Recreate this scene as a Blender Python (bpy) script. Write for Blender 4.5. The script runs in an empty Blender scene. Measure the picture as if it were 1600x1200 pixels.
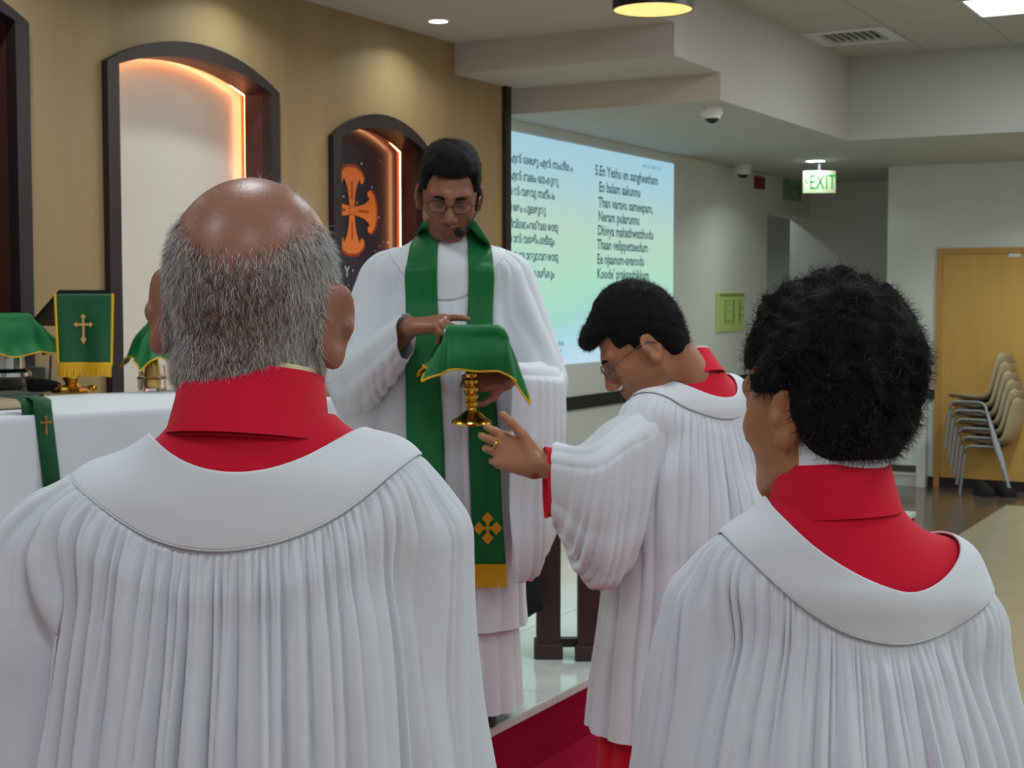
import bpy, bmesh, math, random
import numpy as np
from mathutils import Vector, Matrix, noise as mnoise
from mathutils.geometry import tessellate_polygon

random.seed(11)
scene = bpy.context.scene
COL = scene.collection

# ------------------------------------------------------------------ camera, world, exposure
F_PX, YAW, PITCH = 2320.0, math.radians(29.0), math.atan(135.0 / 2320.0)
CAM = np.array([4.6, 0.0, 1.67])
cam_data = bpy.data.cameras.new('camera')
cam_data.sensor_width = 36.0
cam_data.lens = F_PX / 1600.0 * 36.0
cam_data.clip_start = 0.05
cam_data.dof.use_dof = True
cam_data.dof.focus_distance = 1.6
cam_data.dof.aperture_fstop = 22.0
cam_ob = bpy.data.objects.new('camera', cam_data)
COL.objects.link(cam_ob)
cam_ob.location = CAM
cam_ob.rotation_euler = (math.pi / 2 - PITCH, 0, YAW)
scene.camera = cam_ob
scene.view_settings.view_transform = 'Standard'
scene.view_settings.look = 'None'
scene.view_settings.gamma = 1.0
scene.view_settings.use_curve_mapping = False
scene.view_settings.exposure = 0.12
scene.cycles.use_denoising = True
scene.cycles.max_bounces = 10
scene.cycles.transmission_bounces = 8
scene.cycles.diffuse_bounces = 4
scene.cycles.sample_clamp_indirect = 6.0
world = bpy.data.worlds.new('world')
scene.world = world
world.use_nodes = True
world.node_tree.nodes['Background'].inputs[0].default_value = (0.95, 0.97, 1.0, 1)
world.node_tree.nodes['Background'].inputs[1].default_value = 0.22

# ------------------------------------------------------------------ pixel helpers (image taken as 1600x1200)
CP, SP = math.cos(PITCH), math.sin(PITCH)
CY, SY = math.cos(YAW), math.sin(YAW)


def cf(px, py, depth):
    """lateral, depth, height of a pixel's ray at a horizontal depth from the camera"""
    x, y = (px - 800) / F_PX, (600 - py) / F_PX
    fwd, up = CP + y * SP, -SP + y * CP
    s = depth / fwd
    return np.array([x * s, depth, CAM[2] + up * s])


def to_world(lat, depth, z):
    return np.array([CAM[0] + lat * CY - depth * SY, CAM[1] + lat * SY + depth * CY, z])


def at(px, py, depth):
    return to_world(*cf(px, py, depth))


def on_z(px, py, z):
    x, y = (px - 800) / F_PX, (600 - py) / F_PX
    up = -SP + y * CP
    s = (z - CAM[2]) / up
    return at(px, py, s * (CP + y * SP))


def on_x(px, py, X):
    a = at(px, py, 1.0) - CAM
    s = (X - CAM[0]) / a[0]
    return CAM + a * s


def on_y(px, py, Y):
    a = at(px, py, 1.0) - CAM
    s = (Y - CAM[1]) / a[1]
    return CAM + a * s


# ------------------------------------------------------------------ materials
MATS = {}


def srgb(r, g, b):
    def f(c):
        c /= 255.0
        return c / 12.92 if c <= 0.04045 else ((c + 0.055) / 1.055) ** 2.4
    return (f(r), f(g), f(b), 1.0)


def mat(name, color, rough=0.6, metal=0.0, bump=0.0, bscale=200.0, var=0.0, vscale=8.0, sheen=0.0, attr=None,
        emit=None, estr=0.0, spec=0.5, stretch=None, trans=0.0, alpha=1.0, coat=0.0):
    if name in MATS:
        return MATS[name]
    m = bpy.data.materials.new(name)
    m.use_nodes = True
    nt = m.node_tree
    b = nt.nodes['Principled BSDF']
    b.inputs['Base Color'].default_value = color
    b.inputs['Roughness'].default_value = rough
    b.inputs['Metallic'].default_value = metal
    b.inputs['Specular IOR Level'].default_value = spec
    if sheen:
        b.inputs['Sheen Weight'].default_value = sheen
    if coat:
        b.inputs['Coat Weight'].default_value = coat
        b.inputs['Coat Roughness'].default_value = 0.1
    if trans:
        b.inputs['Transmission Weight'].default_value = trans
    if alpha < 1:
        b.inputs['Alpha'].default_value = alpha
    if emit:
        b.inputs['Emission Color'].default_value = emit
        b.inputs['Emission Strength'].default_value = estr
    tc = nt.nodes.new('ShaderNodeTexCoord')
    src = tc.outputs['Object']
    if stretch:
        mp = nt.nodes.new('ShaderNodeMapping')
        mp.inputs['Scale'].default_value = stretch
        nt.links.new(src, mp.inputs['Vector'])
        src = mp.outputs['Vector']
    base_sock = None
    if attr:
        at_ = nt.nodes.new('ShaderNodeAttribute')
        at_.attribute_name = attr
        base_sock = at_.outputs['Color']
    if var:
        n = nt.nodes.new('ShaderNodeTexNoise')
        n.inputs['Scale'].default_value = vscale
        n.inputs['Detail'].default_value = 5.0
        nt.links.new(src, n.inputs['Vector'])
        mr = nt.nodes.new('ShaderNodeMapRange')
        mr.inputs['From Min'].default_value = 0.25
        mr.inputs['From Max'].default_value = 0.75
        mr.inputs['To Min'].default_value = 1 - var
        mr.inputs['To Max'].default_value = 1 + var
        nt.links.new(n.outputs['Fac'], mr.inputs['Value'])
        mx = nt.nodes.new('ShaderNodeMix')
        mx.data_type = 'RGBA'
        mx.blend_type = 'MULTIPLY'
        mx.inputs[0].default_value = 1.0
        if base_sock:
            nt.links.new(base_sock, mx.inputs[6])
        else:
            mx.inputs[6].default_value = color
        nt.links.new(mr.outputs['Result'], mx.inputs[7])
        base_sock = mx.outputs[2]
    if base_sock:
        nt.links.new(base_sock, b.inputs['Base Color'])
    if bump:
        n2 = nt.nodes.new('ShaderNodeTexNoise')
        n2.inputs['Scale'].default_value = bscale
        n2.inputs['Detail'].default_value = 3.0
        nt.links.new(src, n2.inputs['Vector'])
        bp = nt.nodes.new('ShaderNodeBump')
        bp.inputs['Strength'].default_value = bump
        bp.inputs['Distance'].default_value = 0.002
        nt.links.new(n2.outputs['Fac'], bp.inputs['Height'])
        nt.links.new(bp.outputs['Normal'], b.inputs['Normal'])
    MATS[name] = m
    return m


M_WHITE = mat('white_cotton', srgb(222, 226, 234), 0.85, bump=0.25, bscale=90, sheen=0.15, spec=0.2)
M_YOKE = mat('white_yoke_cotton', srgb(226, 230, 237), 0.8, bump=0.12, bscale=60, spec=0.2)
M_RED = mat('red_cassock_cloth', srgb(216, 16, 50), 0.75, bump=0.15, bscale=300, sheen=0.08, spec=0.2)
M_GREEN = mat('green_satin', srgb(0, 104, 48), 0.5, bump=0.1, bscale=250, var=0.12, vscale=20, sheen=0.1, spec=0.3)
M_GREEN_D = mat('dark_green_satin', srgb(6, 78, 44), 0.5, bump=0.1, bscale=250, sheen=0.1, spec=0.3)
M_GOLDTHREAD = mat('gold_thread', srgb(222, 168, 12), 0.55, bump=0.4, bscale=400)
M_GOLDPATCH = mat('yellow_applique', srgb(226, 160, 10), 0.6)
M_BRASS = mat('polished_brass', srgb(226, 178, 78), 0.16, metal=1.0)
M_SILVER = mat('polished_silver', srgb(205, 205, 205), 0.15, metal=1.0)
M_DARKWOOD = mat('dark_mahogany', srgb(58, 38, 36), 0.42, var=0.2, vscale=6, stretch=(8, 8, 0.8))
M_REDWOOD = mat('reveal_mahogany', srgb(78, 42, 40), 0.4, var=0.15, vscale=6, stretch=(8, 8, 0.8))
M_FRAMEBLK = mat('dark_trim', srgb(40, 28, 32), 0.45)
M_PAINT = mat('white_paint', srgb(222, 222, 216), 0.7, bump=0.05, bscale=120, var=0.015, vscale=2)
M_CEIL = mat('ceiling_paint', srgb(186, 178, 170), 0.85)
M_TILE = mat('ceiling_tile', srgb(184, 181, 174), 0.9, bump=0.1, bscale=180)
M_BLACK = mat('black_paint', srgb(26, 22, 26), 0.45)
M_CLOTHBLK = mat('black_cloth', srgb(10, 10, 14), 0.85)
M_CARPET = mat('red_carpet', srgb(146, 8, 46), 0.95, bump=0.5, bscale=350, var=0.08, vscale=30, spec=0.1)
M_MARBLE = mat('white_marble', srgb(205, 208, 204), 0.09, var=0.05, vscale=3)
M_BEIGE = mat('beige_floor', srgb(168, 158, 134), 0.22, var=0.06, vscale=3)
M_BROWNFL = mat('brown_floor', srgb(96, 78, 66), 0.15, var=0.12, vscale=5)
M_DOOR = mat('oak_door', srgb(203, 156, 80), 0.45, var=0.06, vscale=3, stretch=(6, 6, 0.6))
M_GREYMETAL = mat('grey_tube', srgb(150, 150, 156), 0.4, metal=0.4)
M_CHAIR = mat('beige_plastic', srgb(172, 152, 122), 0.5)
M_GREYVENT = mat('grey_grille', srgb(118, 118, 116), 0.6)
M_WHITEPL = mat('white_plastic', srgb(222, 222, 220), 0.4)
M_BLKGLOSS = mat('black_gloss', srgb(12, 12, 14), 0.08)
M_GLASS = mat('clear_glass', (0.95, 0.97, 0.97, 1), 0.05, trans=1.0)
M_ALTAR = mat('altar_linen', srgb(212, 213, 221), 0.85, bump=0.1, bscale=200)
M_PAPER = mat('page_edges', srgb(206, 184, 150), 0.8, bump=0.5, bscale=60, stretch=(0.2, 0.2, 14))
M_WOODWALL = None

# plywood wall: vertical figure
M_WOODWALL = mat('birch_plywood', srgb(160, 133, 95), 0.5, var=0.17, vscale=1.6, stretch=(2.2, 2.2, 0.28))


def emis(name, color, strength):
    if name in MATS:
        return MATS[name]
    m = bpy.data.materials.new(name)
    m.use_nodes = True
    nt = m.node_tree
    nt.nodes.clear()
    o = nt.nodes.new('ShaderNodeOutputMaterial')
    e = nt.nodes.new('ShaderNodeEmission')
    e.inputs[0].default_value = color
    e.inputs[1].default_value = strength
    nt.links.new(e.outputs[0], o.inputs[0])
    MATS[name] = m
    return m


# ------------------------------------------------------------------ object helpers
def link(o, parent=None):
    COL.objects.link(o)
    if parent is not None:
        o.parent = parent
    return o


def mesh_np(name, V, Fs, material, parent=None, smooth=False):
    """V (n,3), Fs list of faces or (m,4)/(m,3) int array"""
    me = bpy.data.meshes.new(name)
    V = np.asarray(V, dtype=np.float64)
    if isinstance(Fs, np.ndarray):
        n, k = Fs.shape
        me.vertices.add(len(V))
        me.vertices.foreach_set('co', V.ravel())
        me.loops.add(n * k)
        me.loops.foreach_set('vertex_index', Fs.astype(np.int32).ravel())
        me.polygons.add(n)
        me.polygons.foreach_set('loop_start', np.arange(0, n * k, k, dtype=np.int32))
        try:
            me.polygons.foreach_set('loop_total', np.full(n, k, dtype=np.int32))
        except Exception:
            pass
        me.update(calc_edges=True)
        me.validate()
    else:
        me.from_pydata([tuple(v) for v in V], [], [tuple(int(i) for i in f) for f in Fs])
        me.update()
    if smooth:
        me.polygons.foreach_set('use_smooth', np.ones(len(me.polygons), dtype=bool))
    me.materials.append(material)
    o = bpy.data.objects.new(name, me)
    return link(o, parent)


def set_color(o, cols, name='tint'):
    a = o.data.color_attributes.new(name, 'FLOAT_COLOR', 'POINT')
    c = np.ones((len(o.data.vertices), 4), dtype=np.float32)
    c[:, :3] = cols
    a.data.foreach_set('color', c.ravel())


def empty(name, loc, rotz=0.0):
    o = bpy.data.objects.new(name, None)
    o.empty_display_size = 0.1
    o.location = loc
    o.rotation_euler = (0, 0, rotz)
    return link(o)


def tag(o, label, cat, group=None):
    o['label'] = label
    o['category'] = cat
    if group:
        o['group'] = group
    return o


def struct(o, label=None):
    o['kind'] = 'structure'
    if label:
        o['label'] = label
    return o


class MB:
    """collects shapes into one mesh"""

    def __init__(self):
        self.V, self.F = [], []

    def add(self, V, Fs):
        o = len(self.V)
        self.V += [tuple(v) for v in V]
        self.F += [tuple(i + o for i in f) for f in Fs]
        return self

    def box(self, a, b, M=None):
        (x0, y0, z0), (x1, y1, z1) = a, b
        V = [(x0, y0, z0), (x1, y0, z0), (x1, y1, z0), (x0, y1, z0), (x0, y0, z1), (x1, y0, z1), (x1, y1, z1), (x0, y1, z1)]
        if M is not None:
            V = [tuple(M @ Vector(v)) for v in V]
        return self.add(V, [(0, 3, 2, 1), (4, 5, 6, 7), (0, 1, 5, 4), (1, 2, 6, 5), (2, 3, 7, 6), (3, 0, 4, 7)])

    def cbox(self, c, s, M=None):
        return self.box([c[i] - s[i] / 2 for i in range(3)], [c[i] + s[i] / 2 for i in range(3)], M)

    def prism(self, pts, axis, d0, d1):
        """2d outline extruded along axis 'x','y' or 'z'"""
        def P(p, d):
            return {'x': (d, p[0], p[1]), 'y': (p[0], d, p[1]), 'z': (p[0], p[1], d)}[axis]
        n = len(pts)
        V = [P(p, d0) for p in pts] + [P(p, d1) for p in pts]
        Fs = [(i, (i + 1) % n, n + (i + 1) % n, n + i) for i in range(n)]
        tris = tessellate_polygon([[Vector((p[0], p[1], 0)) for p in pts]])
        Fs += [tuple(t) for t in tris] + [tuple(n + i for i in t[::-1]) for t in tris]
        return self.add(V, Fs)

    def lathe(self, prof, c=(0, 0, 0), n=32, sx=1.0, sy=1.0):
        V, Fs = [], []
        m = len(prof)
        for i in range(n):
            a = 2 * math.pi * i / n
            for r, z in prof:
                V.append((c[0] + sx * r * math.cos(a), c[1] + sy * r * math.sin(a), c[2] + z))
        for i in range(n):
            j = (i + 1) % n
            for k in range(m - 1):
                Fs.append((i * m + k, j * m + k, j * m + k + 1, i * m + k + 1))
        return self.add(V, Fs)

    def tube(self, pts, r, n=8, closed=False, caps=True):
        pts = [np.asarray(p, float) for p in pts]
        rr = r if hasattr(r, '__len__') else [r] * len(pts)
        V, Fs = [], []
        m = len(pts)
        ref = np.array([0.0, 0.0, 1.0])
        for i, p in enumerate(pts):
            if closed:
                t = pts[(i + 1) % m] - pts[i - 1]
            else:
                t = pts[min(i + 1, m - 1)] - pts[max(i - 1, 0)]
            t = t / (np.linalg.norm(t) + 1e-9)
            a = np.cross(t, ref)
            if np.linalg.norm(a) < 0.15:
                a = np.cross(t, np.array([1.0, 0.0, 0.0]))
            a /= np.linalg.norm(a)
            b = np.cross(t, a)
            for k in range(n):
                an = 2 * math.pi * k / n
                V.append(p + rr[i] * (math.cos(an) * a + math.sin(an) * b))
        for i in range(m if closed else m - 1):
            j = (i + 1) % m
            for k in range(n):
                l = (k + 1) % n
                Fs.append((i * n + k, i * n + l, j * n + l, j * n + k))
        if caps and not closed:
            Fs.append(tuple(range(n))[::-1])
            Fs.append(tuple((m - 1) * n + k for k in range(n)))
        return self.add(V, Fs)

    def ball(self, c, r, n=16):
        r = r if hasattr(r, '__len__') else (r, r, r)
        prof = [(math.sin(math.pi * k / n), -math.cos(math.pi * k / n)) for k in range(n + 1)]
        V, Fs = [], []
        for i in range(2 * n):
            a = math.pi * i / n
            for q, z in prof:
                V.append((c[0] + r[0] * q * math.cos(a), c[1] + r[1] * q * math.sin(a), c[2] + r[2] * z))
        m = n + 1
        for i in range(2 * n):
            j = (i + 1) % (2 * n)
            for k in range(n):
                Fs.append((i * m + k, j * m + k, j * m + k + 1, i * m + k + 1))
        return self.add(V, Fs)

    def build(self, name, material, parent=None, smooth=False, bevel=0.0):
        o = mesh_np(name, np.array(self.V), self.F, material, parent, smooth)
        bm = bmesh.new()
        bm.from_mesh(o.data)
        bmesh.ops.remove_doubles(bm, verts=bm.verts, dist=1e-6)
        bmesh.ops.recalc_face_normals(bm, faces=bm.faces)
        bm.to_mesh(o.data)
        bm.free()
        if bevel:
            md = o.modifiers.new('bevel', 'BEVEL')
            md.width = bevel
            md.segments = 2
            md.limit_method = 'ANGLE'
        if smooth and not bevel:
            try:
                o.data.set_sharp_from_angle(angle=math.radians(40))
            except Exception:
                pass
        return o


def text_mesh(name, body, size, material, parent, M, align='LEFT', sx=1.0, bold=0.0):
    cu = bpy.data.curves.new(name, 'FONT')
    cu.body = body
    cu.size = size
    cu.align_x = align
    cu.resolution_u = 2
    cu.offset = bold
    to = bpy.data.objects.new(name + '_src', cu)
    COL.objects.link(to)
    dg = bpy.context.evaluated_depsgraph_get()
    me = bpy.data.meshes.new_from_object(to.evaluated_get(dg))
    bpy.data.objects.remove(to)
    me.transform(Matrix.Diagonal((sx, 1, 1, 1)))
    me.transform(M)
    me.materials.clear()
    me.materials.append(material)
    me.name = name
    o = bpy.data.objects.new(name, me)
    o['kind'] = 'stuff'
    return link(o, parent)


def frame_matrix(o, ex, ey, ez):
    return Matrix(((ex[0], ey[0], ez[0], o[0]), (ex[1], ey[1], ez[1], o[1]), (ex[2], ey[2], ez[2], o[2]), (0, 0, 0, 1)))
# ================================================================== THE ROOM (wood wall is the plane x = 0)
PLAT, EDGE = 0.39, 2.42            # sanctuary platform height and its front edge
Z_ALT, Z_HALL, Z_LOW = 3.17, 3.44, 2.83
X_B, Y_A1, Y_A2, Y_C = 1.40, 7.60, 8.30, 10.90
X_SCR, Y_DOOR, X_REC = -0.15, 13.23, 1.09
PANEL_END = 8.17

# floors -----------------------------------------------------------------------------------------
fl = MB().box((-1.5, -6, -0.12), (12.2, 17.2, 0.0)).build('floor', M_BEIGE)
struct(fl)
b = MB().box((-0.15, 8.9, 0.0), (2.32, 13.23, 0.004)).box((2.32, 12.35, 0.0), (12.0, 13.23, 0.004)).box((-0.15, 13.23, 0), (1.09, 14.85, 0.004))
b.build('floor_border', M_BROWNFL, fl)
plat = empty('floor_platform', (0, 0, 0))
struct(plat)
MB().box((0, -4, 0.0), (EDGE - 0.02, 8.9, PLAT - 0.03)).build('platform_body', M_PAINT, plat)
for i in range(5):                 # marble slabs along the platform
    for j in range(11):
        x0, x1 = EDGE - 0.05 - (i + 1) * 0.47, EDGE - 0.05 - i * 0.47 - 0.002
        if i == 0:
            x1 = EDGE + 0.015
        y0 = -4 + j * 1.173
        MB().box((max(x0, 0.0), y0, PLAT - 0.03), (x1, y0 + 1.171, PLAT)).build('marble_slab', M_MARBLE, plat, bevel=0.004)
carpet = empty('floor_carpet', (0, 0, 0))
struct(carpet)
MB().box((EDGE - 0.02, -4, 0.0), (EDGE + 0.36, 8.9, 0.19)).build('step', M_CARPET, carpet, bevel=0.01)
MB().box((EDGE - 0.02, -4, 0.19), (EDGE + 0.004, 8.9, PLAT - 0.036)).build('riser', M_CARPET, carpet)
MB().box((EDGE + 0.36, -4, 0.0), (4.95, 4.6, 0.008)).build('runner', M_CARPET, carpet)

# wood wall with arched niches -------------------------------------------------------------------


def arch(y0, y1, z0, zs, za, n=18):
    """outline (y,z): bottom-left, up over the arch, bottom-right"""
    w, h = (y1 - y0) / 2, za - zs
    R = (w * w + h * h) / (2 * h)
    cz, cy = za - R, (y0 + y1) / 2
    a = math.asin(w / R)
    arc = [(cy + R * math.sin(t), cz + R * math.cos(t)) for t in np.linspace(-a, a, n)]
    return [(y0, z0)] + arc + [(y1, z0)]


NICHES = [(2.88, 4.285, 0.9, 2.76, 2.94), (4.713, 5.886, 0.9, 2.67, 2.825), (6.33, 7.28, 0.9, 2.51, 2.665)]
FW, ND = 0.07, 0.18
outer = [(-4, PLAT), (-4, Z_ALT), (PANEL_END, Z_ALT), (PANEL_END, PLAT)]
holes = [arch(n[0] + FW, n[1] - FW, n[2] + FW, n[3] - 0.005, n[4] - FW) for n in NICHES]
loops = [outer] + holes
flat = [p for l in loops for p in l]
tri = tessellate_polygon([[Vector((p[0], p[1], 0)) for p in l] for l in loops])
ww = mesh_np('wall_left', [(0, p[0], p[1]) for p in flat], [tuple(t) for t in tri], M_WOODWALL)
struct(ww)
MB().box((-0.02, PANEL_END, PLAT), (0.03, PANEL_END + 0.065, Z_ALT)).build('edge_strip', M_FRAMEBLK, ww)
M_LED = emis('warm_led', (1.0, 0.52, 0.22, 1), 15.0)
for idx, nn in enumerate(NICHES):
    y0, y1, z0, zs, za = nn
    io = holes[idx]
    oo = arch(y0, y1, z0, zs, za)
    nroot = empty('trim_%d' % (idx + 1), (0, (y0 + y1) / 2, z0))
    struct(nroot)
    nroot['label'] = ['tall dark framed wall niche cut off by the picture edge', 'arched wall niche with dark frame and warm lit white back',
                      'smaller arched wall niche with starry poster and cross'][idx]
    Minv = Matrix.Translation((0, -(y0 + y1) / 2, -z0))
    # front frame: ring between outer and inner outline, proud of the wall
    n = len(oo)
    V = [(0.035, p[0], p[1]) for p in oo] + [(0.035, p[0], p[1]) for p in io] + [(0.0, p[0], p[1]) for p in oo] + [(-0.02, p[0], p[1]) for p in io]
    Fs = []
    for i in range(n):
        j = (i + 1) % n
        Fs += [(i, j, n + j, n + i), (2 * n + i, 2 * n + j, j, i), (n + i, n + j, 3 * n + j, 3 * n + i)]
    o = mesh_np('frame', V, Fs, M_FRAMEBLK, nroot)
    o.data.transform(Minv)
    # reveal: dark wood lining, then a lit strip near the back
    ex = arch(y0 + FW - 0.035, y1 - FW + 0.035, z0 + FW - 0.035, zs - 0.005 + 0.01, za - FW + 0.035)
    V = [(-0.02, p[0], p[1]) for p in io] + [(-ND + 0.05, p[0], p[1]) for p in io]
    Fs = [(i, (i + 1) % n, n + (i + 1) % n, n + i) for i in range(n)]
    o = mesh_np('reveal', V, Fs, M_REDWOOD, nroot)
    o.data.transform(Minv)
    cy, cz = (y0 + y1) / 2, (z0 + zs) / 2
    V = [(-ND + 0.05, p[0], p[1]) for p in io] + [(-ND + 0.05, p[0], p[1]) for p in ex] + [(-ND, p[0], p[1]) for p in ex]
    Fs = Fs + [(n + a, n + b2_, n + c2_, n + d2_) for a, b2_, c2_, d2_ in Fs]
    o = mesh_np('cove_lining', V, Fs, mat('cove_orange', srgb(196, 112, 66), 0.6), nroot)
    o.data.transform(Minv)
    if idx > 0:
        ins = [(p[0] + 0.012 * (1 if p[0] < cy else -1), p[1] - 0.012) for p in ex[1:-1]]
        ins = [(ex[0][0] + 0.012, z0 + 0.2)] + ins + [(ex[-1][0] - 0.012, z0 + 0.2)]
        m = MB()
        m.tube([(-ND + 0.035, p[0], p[1]) for p in ins], 0.004, n=6)
        o = m.build('led_strip', M_LED, nroot)
        o.data.transform(Minv)
    bt = tessellate_polygon([[Vector((p[0], p[1], 0)) for p in ex]])
    bm_ = [mat('niche_dark', srgb(60, 34, 36), 0.5), mat('niche_white', srgb(222, 214, 208), 0.22), mat('poster_navy', srgb(34, 28, 44), 0.3, var=0.3, vscale=5)][idx]
    o = mesh_np('back_panel', [(-ND, p[0], p[1]) for p in ex], [tuple(t) for t in bt], bm_, nroot)
    o.data.transform(Minv)

# poster print in the third niche: stars, orange cross, white lettering
poster = empty('cross_poster', (-ND, 6.7, 1.5))
tag(poster, 'dark starry poster with orange flared cross inside the small niche', 'poster')
m = MB()
rs = random.Random(4)
for k in range(75):
    y, z = rs.uniform(6.43, 7.15), rs.uniform(1.3, 2.5)
    r = rs.choice([0.0025, 0.003, 0.004, 0.006])
    m.add([(0.002, y - 6.7 + r * math.cos(a), z - 1.5 + r * math.sin(a)) for a in np.linspace(0, 2 * math.pi, 7)[:-1]], [(0, 1, 2, 3, 4, 5)])
o = m.build('stars', mat('star_print', srgb(225, 215, 215), 0.6), poster)
o['kind'] = 'stuff'
M_ORANGE = mat('orange_print', srgb(226, 118, 44), 0.45)
M_ORANGE_D = mat('orange_outline', srgb(150, 48, 26), 0.45)
pc = on_x(549, 329, -ND)
CYc, CZc, CR = pc[1], pc[2], 0.245


def cross_arm(s=1.0):
    pts = [(0.10, 0.10), (0.12, 0.30), (0.17, 0.50), (0.26, 0.67), (0.33, 0.74), (0.34, 0.66), (0.41, 0.62), (0.48, 0.67), (0.49, 0.76), (0.42, 0.86), (0.30, 0.94), (0.15, 0.99)]
    return [(x * s, z) for x, z in pts] + [(-x * s, z) for x, z in pts[::-1]]


def cross_mesh(name, cy, cz, size, x, material, parent, grow=1.0, origin=(-ND, 6.7, 1.5)):
    m = MB()
    for k in range(4):
        a = k * math.pi / 2
        pts = [((px * math.cos(a) - pz * math.sin(a)) * size * grow + cy, (px * math.sin(a) + pz * math.cos(a)) * size * grow + cz) for px, pz in cross_arm()]
        tr = tessellate_polygon([[Vector((p[0], p[1], 0)) for p in pts]])
        m.add([(x, p[0], p[1]) for p in pts], [tuple(t) for t in tr])
    s = size * 0.105 * grow
    m.add([(x, cy - s, cz - s), (x, cy + s, cz - s), (x, cy + s, cz + s), (x, cy - s, cz + s)], [(0, 1, 2, 3)])
    o = m.build(name, material, parent)
    o.data.transform(Matrix.Translation([-c for c in origin]))
    return o


cross_mesh('cross_outline', CYc, CZc, CR, -ND + 0.003, M_ORANGE_D, poster, 1.05)
cross_mesh('cross', CYc, CZc, CR, -ND + 0.004, M_ORANGE, poster, 0.98)
m = MB()
for k in range(4):
    a = k * math.pi / 2
    for w, z0_, z1_ in ((0.025, 0.25, 0.66),):
        q = [(-w, z0_), (w, z0_), (w, z1_), (-w, z1_)]
        q = [(px * math.cos(a) - pz * math.sin(a), px * math.sin(a) + pz * math.cos(a)) for px, pz in q]
        m.add([(0.005, CYc - 6.7 + p[0] * CR, CZc - 1.5 + p[1] * CR) for p in q], [(0, 1, 2, 3)])
for q in ([(-.1, -.1), (.1, -.1), (.1, -.085), (-.1, -.085)], [(-.1, .1), (.1, .1), (.1, .085), (-.1, .085)], [(-.1, -.1), (-.085, -.1), (-.085, .1), (-.1, .1)], [(.1, -.1), (.085, -.1), (.085, .1), (.1, .1)]):
    m.add([(0.005, CYc - 6.7 + p[0] * CR, CZc - 1.5 + p[1] * CR) for p in q], [(0, 1, 2, 3)])
m.build('cross_lines', M_ORANGE_D, poster)
M_LETTER = mat('white_print', srgb(210, 208, 210), 0.6)
pl = on_x(530, 432, -ND)
RX = (0, 1, 0), (0, 0, 1), (1, 0, 0)
text_mesh('lettering', 'I Y', 0.085, M_LETTER, poster, frame_matrix((0.003, pl[1] - 6.7, pl[2] - 1.5), *RX))
m = MB()
for py in (586, 594, 604):
    q = on_x(518, py, -ND)
    m.box((0.002, q[1] - 6.7 - 0.07, q[2] - 1.5 - 0.008), (0.004, q[1] - 6.7 + 0.2, q[2] - 1.5 + 0.008))
m.build('print_lines', M_LETTER, poster)

# other walls ------------------------------------------------------------------------------------
scr_wall = MB()
scr_wall.box((X_SCR - 0.2, PANEL_END + 0.02, 0), (X_SCR, 13.57, Z_LOW + 0.02))
scr_wall.box((X_SCR - 0.2, 13.57, 2.48), (X_SCR, 14.85, Z_LOW + 0.02))
scr_wall.box((-0.17, PANEL_END - 0.3, 0), (-0.05, PANEL_END + 0.05, Z_LOW))
struct(scr_wall.build('wall_screen', M_PAINT))
struct(MB().box((X_SCR - 0.2, 14.85, 0), (1.3, 15.05, Z_LOW + 0.02)).build('wall_recess', M_PAINT))
struct(MB().box((-1.5, 16.3, 0), (-0.15, 16.5, Z_LOW)).box((-1.5, 13.2, 0), (-1.4, 16.4, Z_LOW)).box((-1.5, 13.1, 0), (-0.35, 13.25, Z_LOW)).box((-0.35, 15.05, 0), (-0.15, 16.4, Z_LOW)).build('wall_passage', M_PAINT))
# dark doorway seen in the passage
q = on_x(1202, 420, -1.38)
q2 = on_x(1207, 420, -1.38)
struct(MB().box((-1.40, q2[1] - 0.75, 0), (-1.37, q2[1], on_x(1202, 392, -1.38)[2])).build('door_2', M_BLACK))
dl, dw = 1.53, 1.35
dwall = MB()
dwall.box((X_REC, Y_DOOR, 0), (dl, Y_DOOR + 0.2, Z_LOW + 0.02)).box((dl, Y_DOOR, 2.10), (dl + dw, Y_DOOR + 0.2, Z_LOW + 0.02)).box((dl + dw, Y_DOOR, 0), (12.2, Y_DOOR + 0.2, Z_LOW + 0.02))
dwall.box((X_REC, Y_DOOR + 0.2, 0), (X_REC + 0.2, 14.85, Z_LOW))
struct(dwall.build('wall_back', M_PAINT))
struct(MB().box((12.0, -6, 0), (12.2, 17, Z_HALL)).build('wall_right', M_PAINT))
struct(MB().box((-1.5, -6.2, 0), (12.2, -6.0, Z_HALL)).build('wall_rear', M_PAINT))
# the door
door = empty('door_1', (dl, Y_DOOR, 0))
struct(door)
MB().box((0.05, -0.012, 0.02), (dw - 0.05, 0.04, 2.05)).build('leaf', M_DOOR, door)
MB().box((0, -0.025, 0), (0.05, 0.05, 2.10)).box((dw - 0.05, -0.025, 0), (dw, 0.05, 2.10)).box((0.05, -0.025, 2.05), (dw - 0.05, 0.05, 2.10)).build('door_frame', mat('oak_frame', srgb(192, 142, 74), 0.5), door)
q = on_y(1586, 398, Y_DOOR)
MB().box((q[0] - dl - 0.05, -0.016, q[2] - 0.02), (q[0] - dl + 0.05, -0.011, q[2] + 0.02)).build('door_label', M_WHITEPL, door)
MB().tube([(dw - 0.14, -0.012, 1.0), (dw - 0.14, -0.06, 1.0), (dw - 0.26, -0.06, 1.0)], 0.011).build('handle', M_GREYMETAL, door)
# dado rails and skirting
struct(MB().box((X_SCR, PANEL_END + 0.08, 0.872), (X_SCR + 0.025, 13.57, 0.965)).build('trim_4', M_BLACK))
struct(MB().box((X_REC - 0.02, Y_DOOR - 0.025, 0.775), (dl, Y_DOOR, 0.86)).build('trim_5', M_BLACK))
struct(MB().box((X_REC, Y_DOOR - 0.015, 0), (12, Y_DOOR, 0.09)).build('baseboard_back', M_FRAMEBLK))
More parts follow.
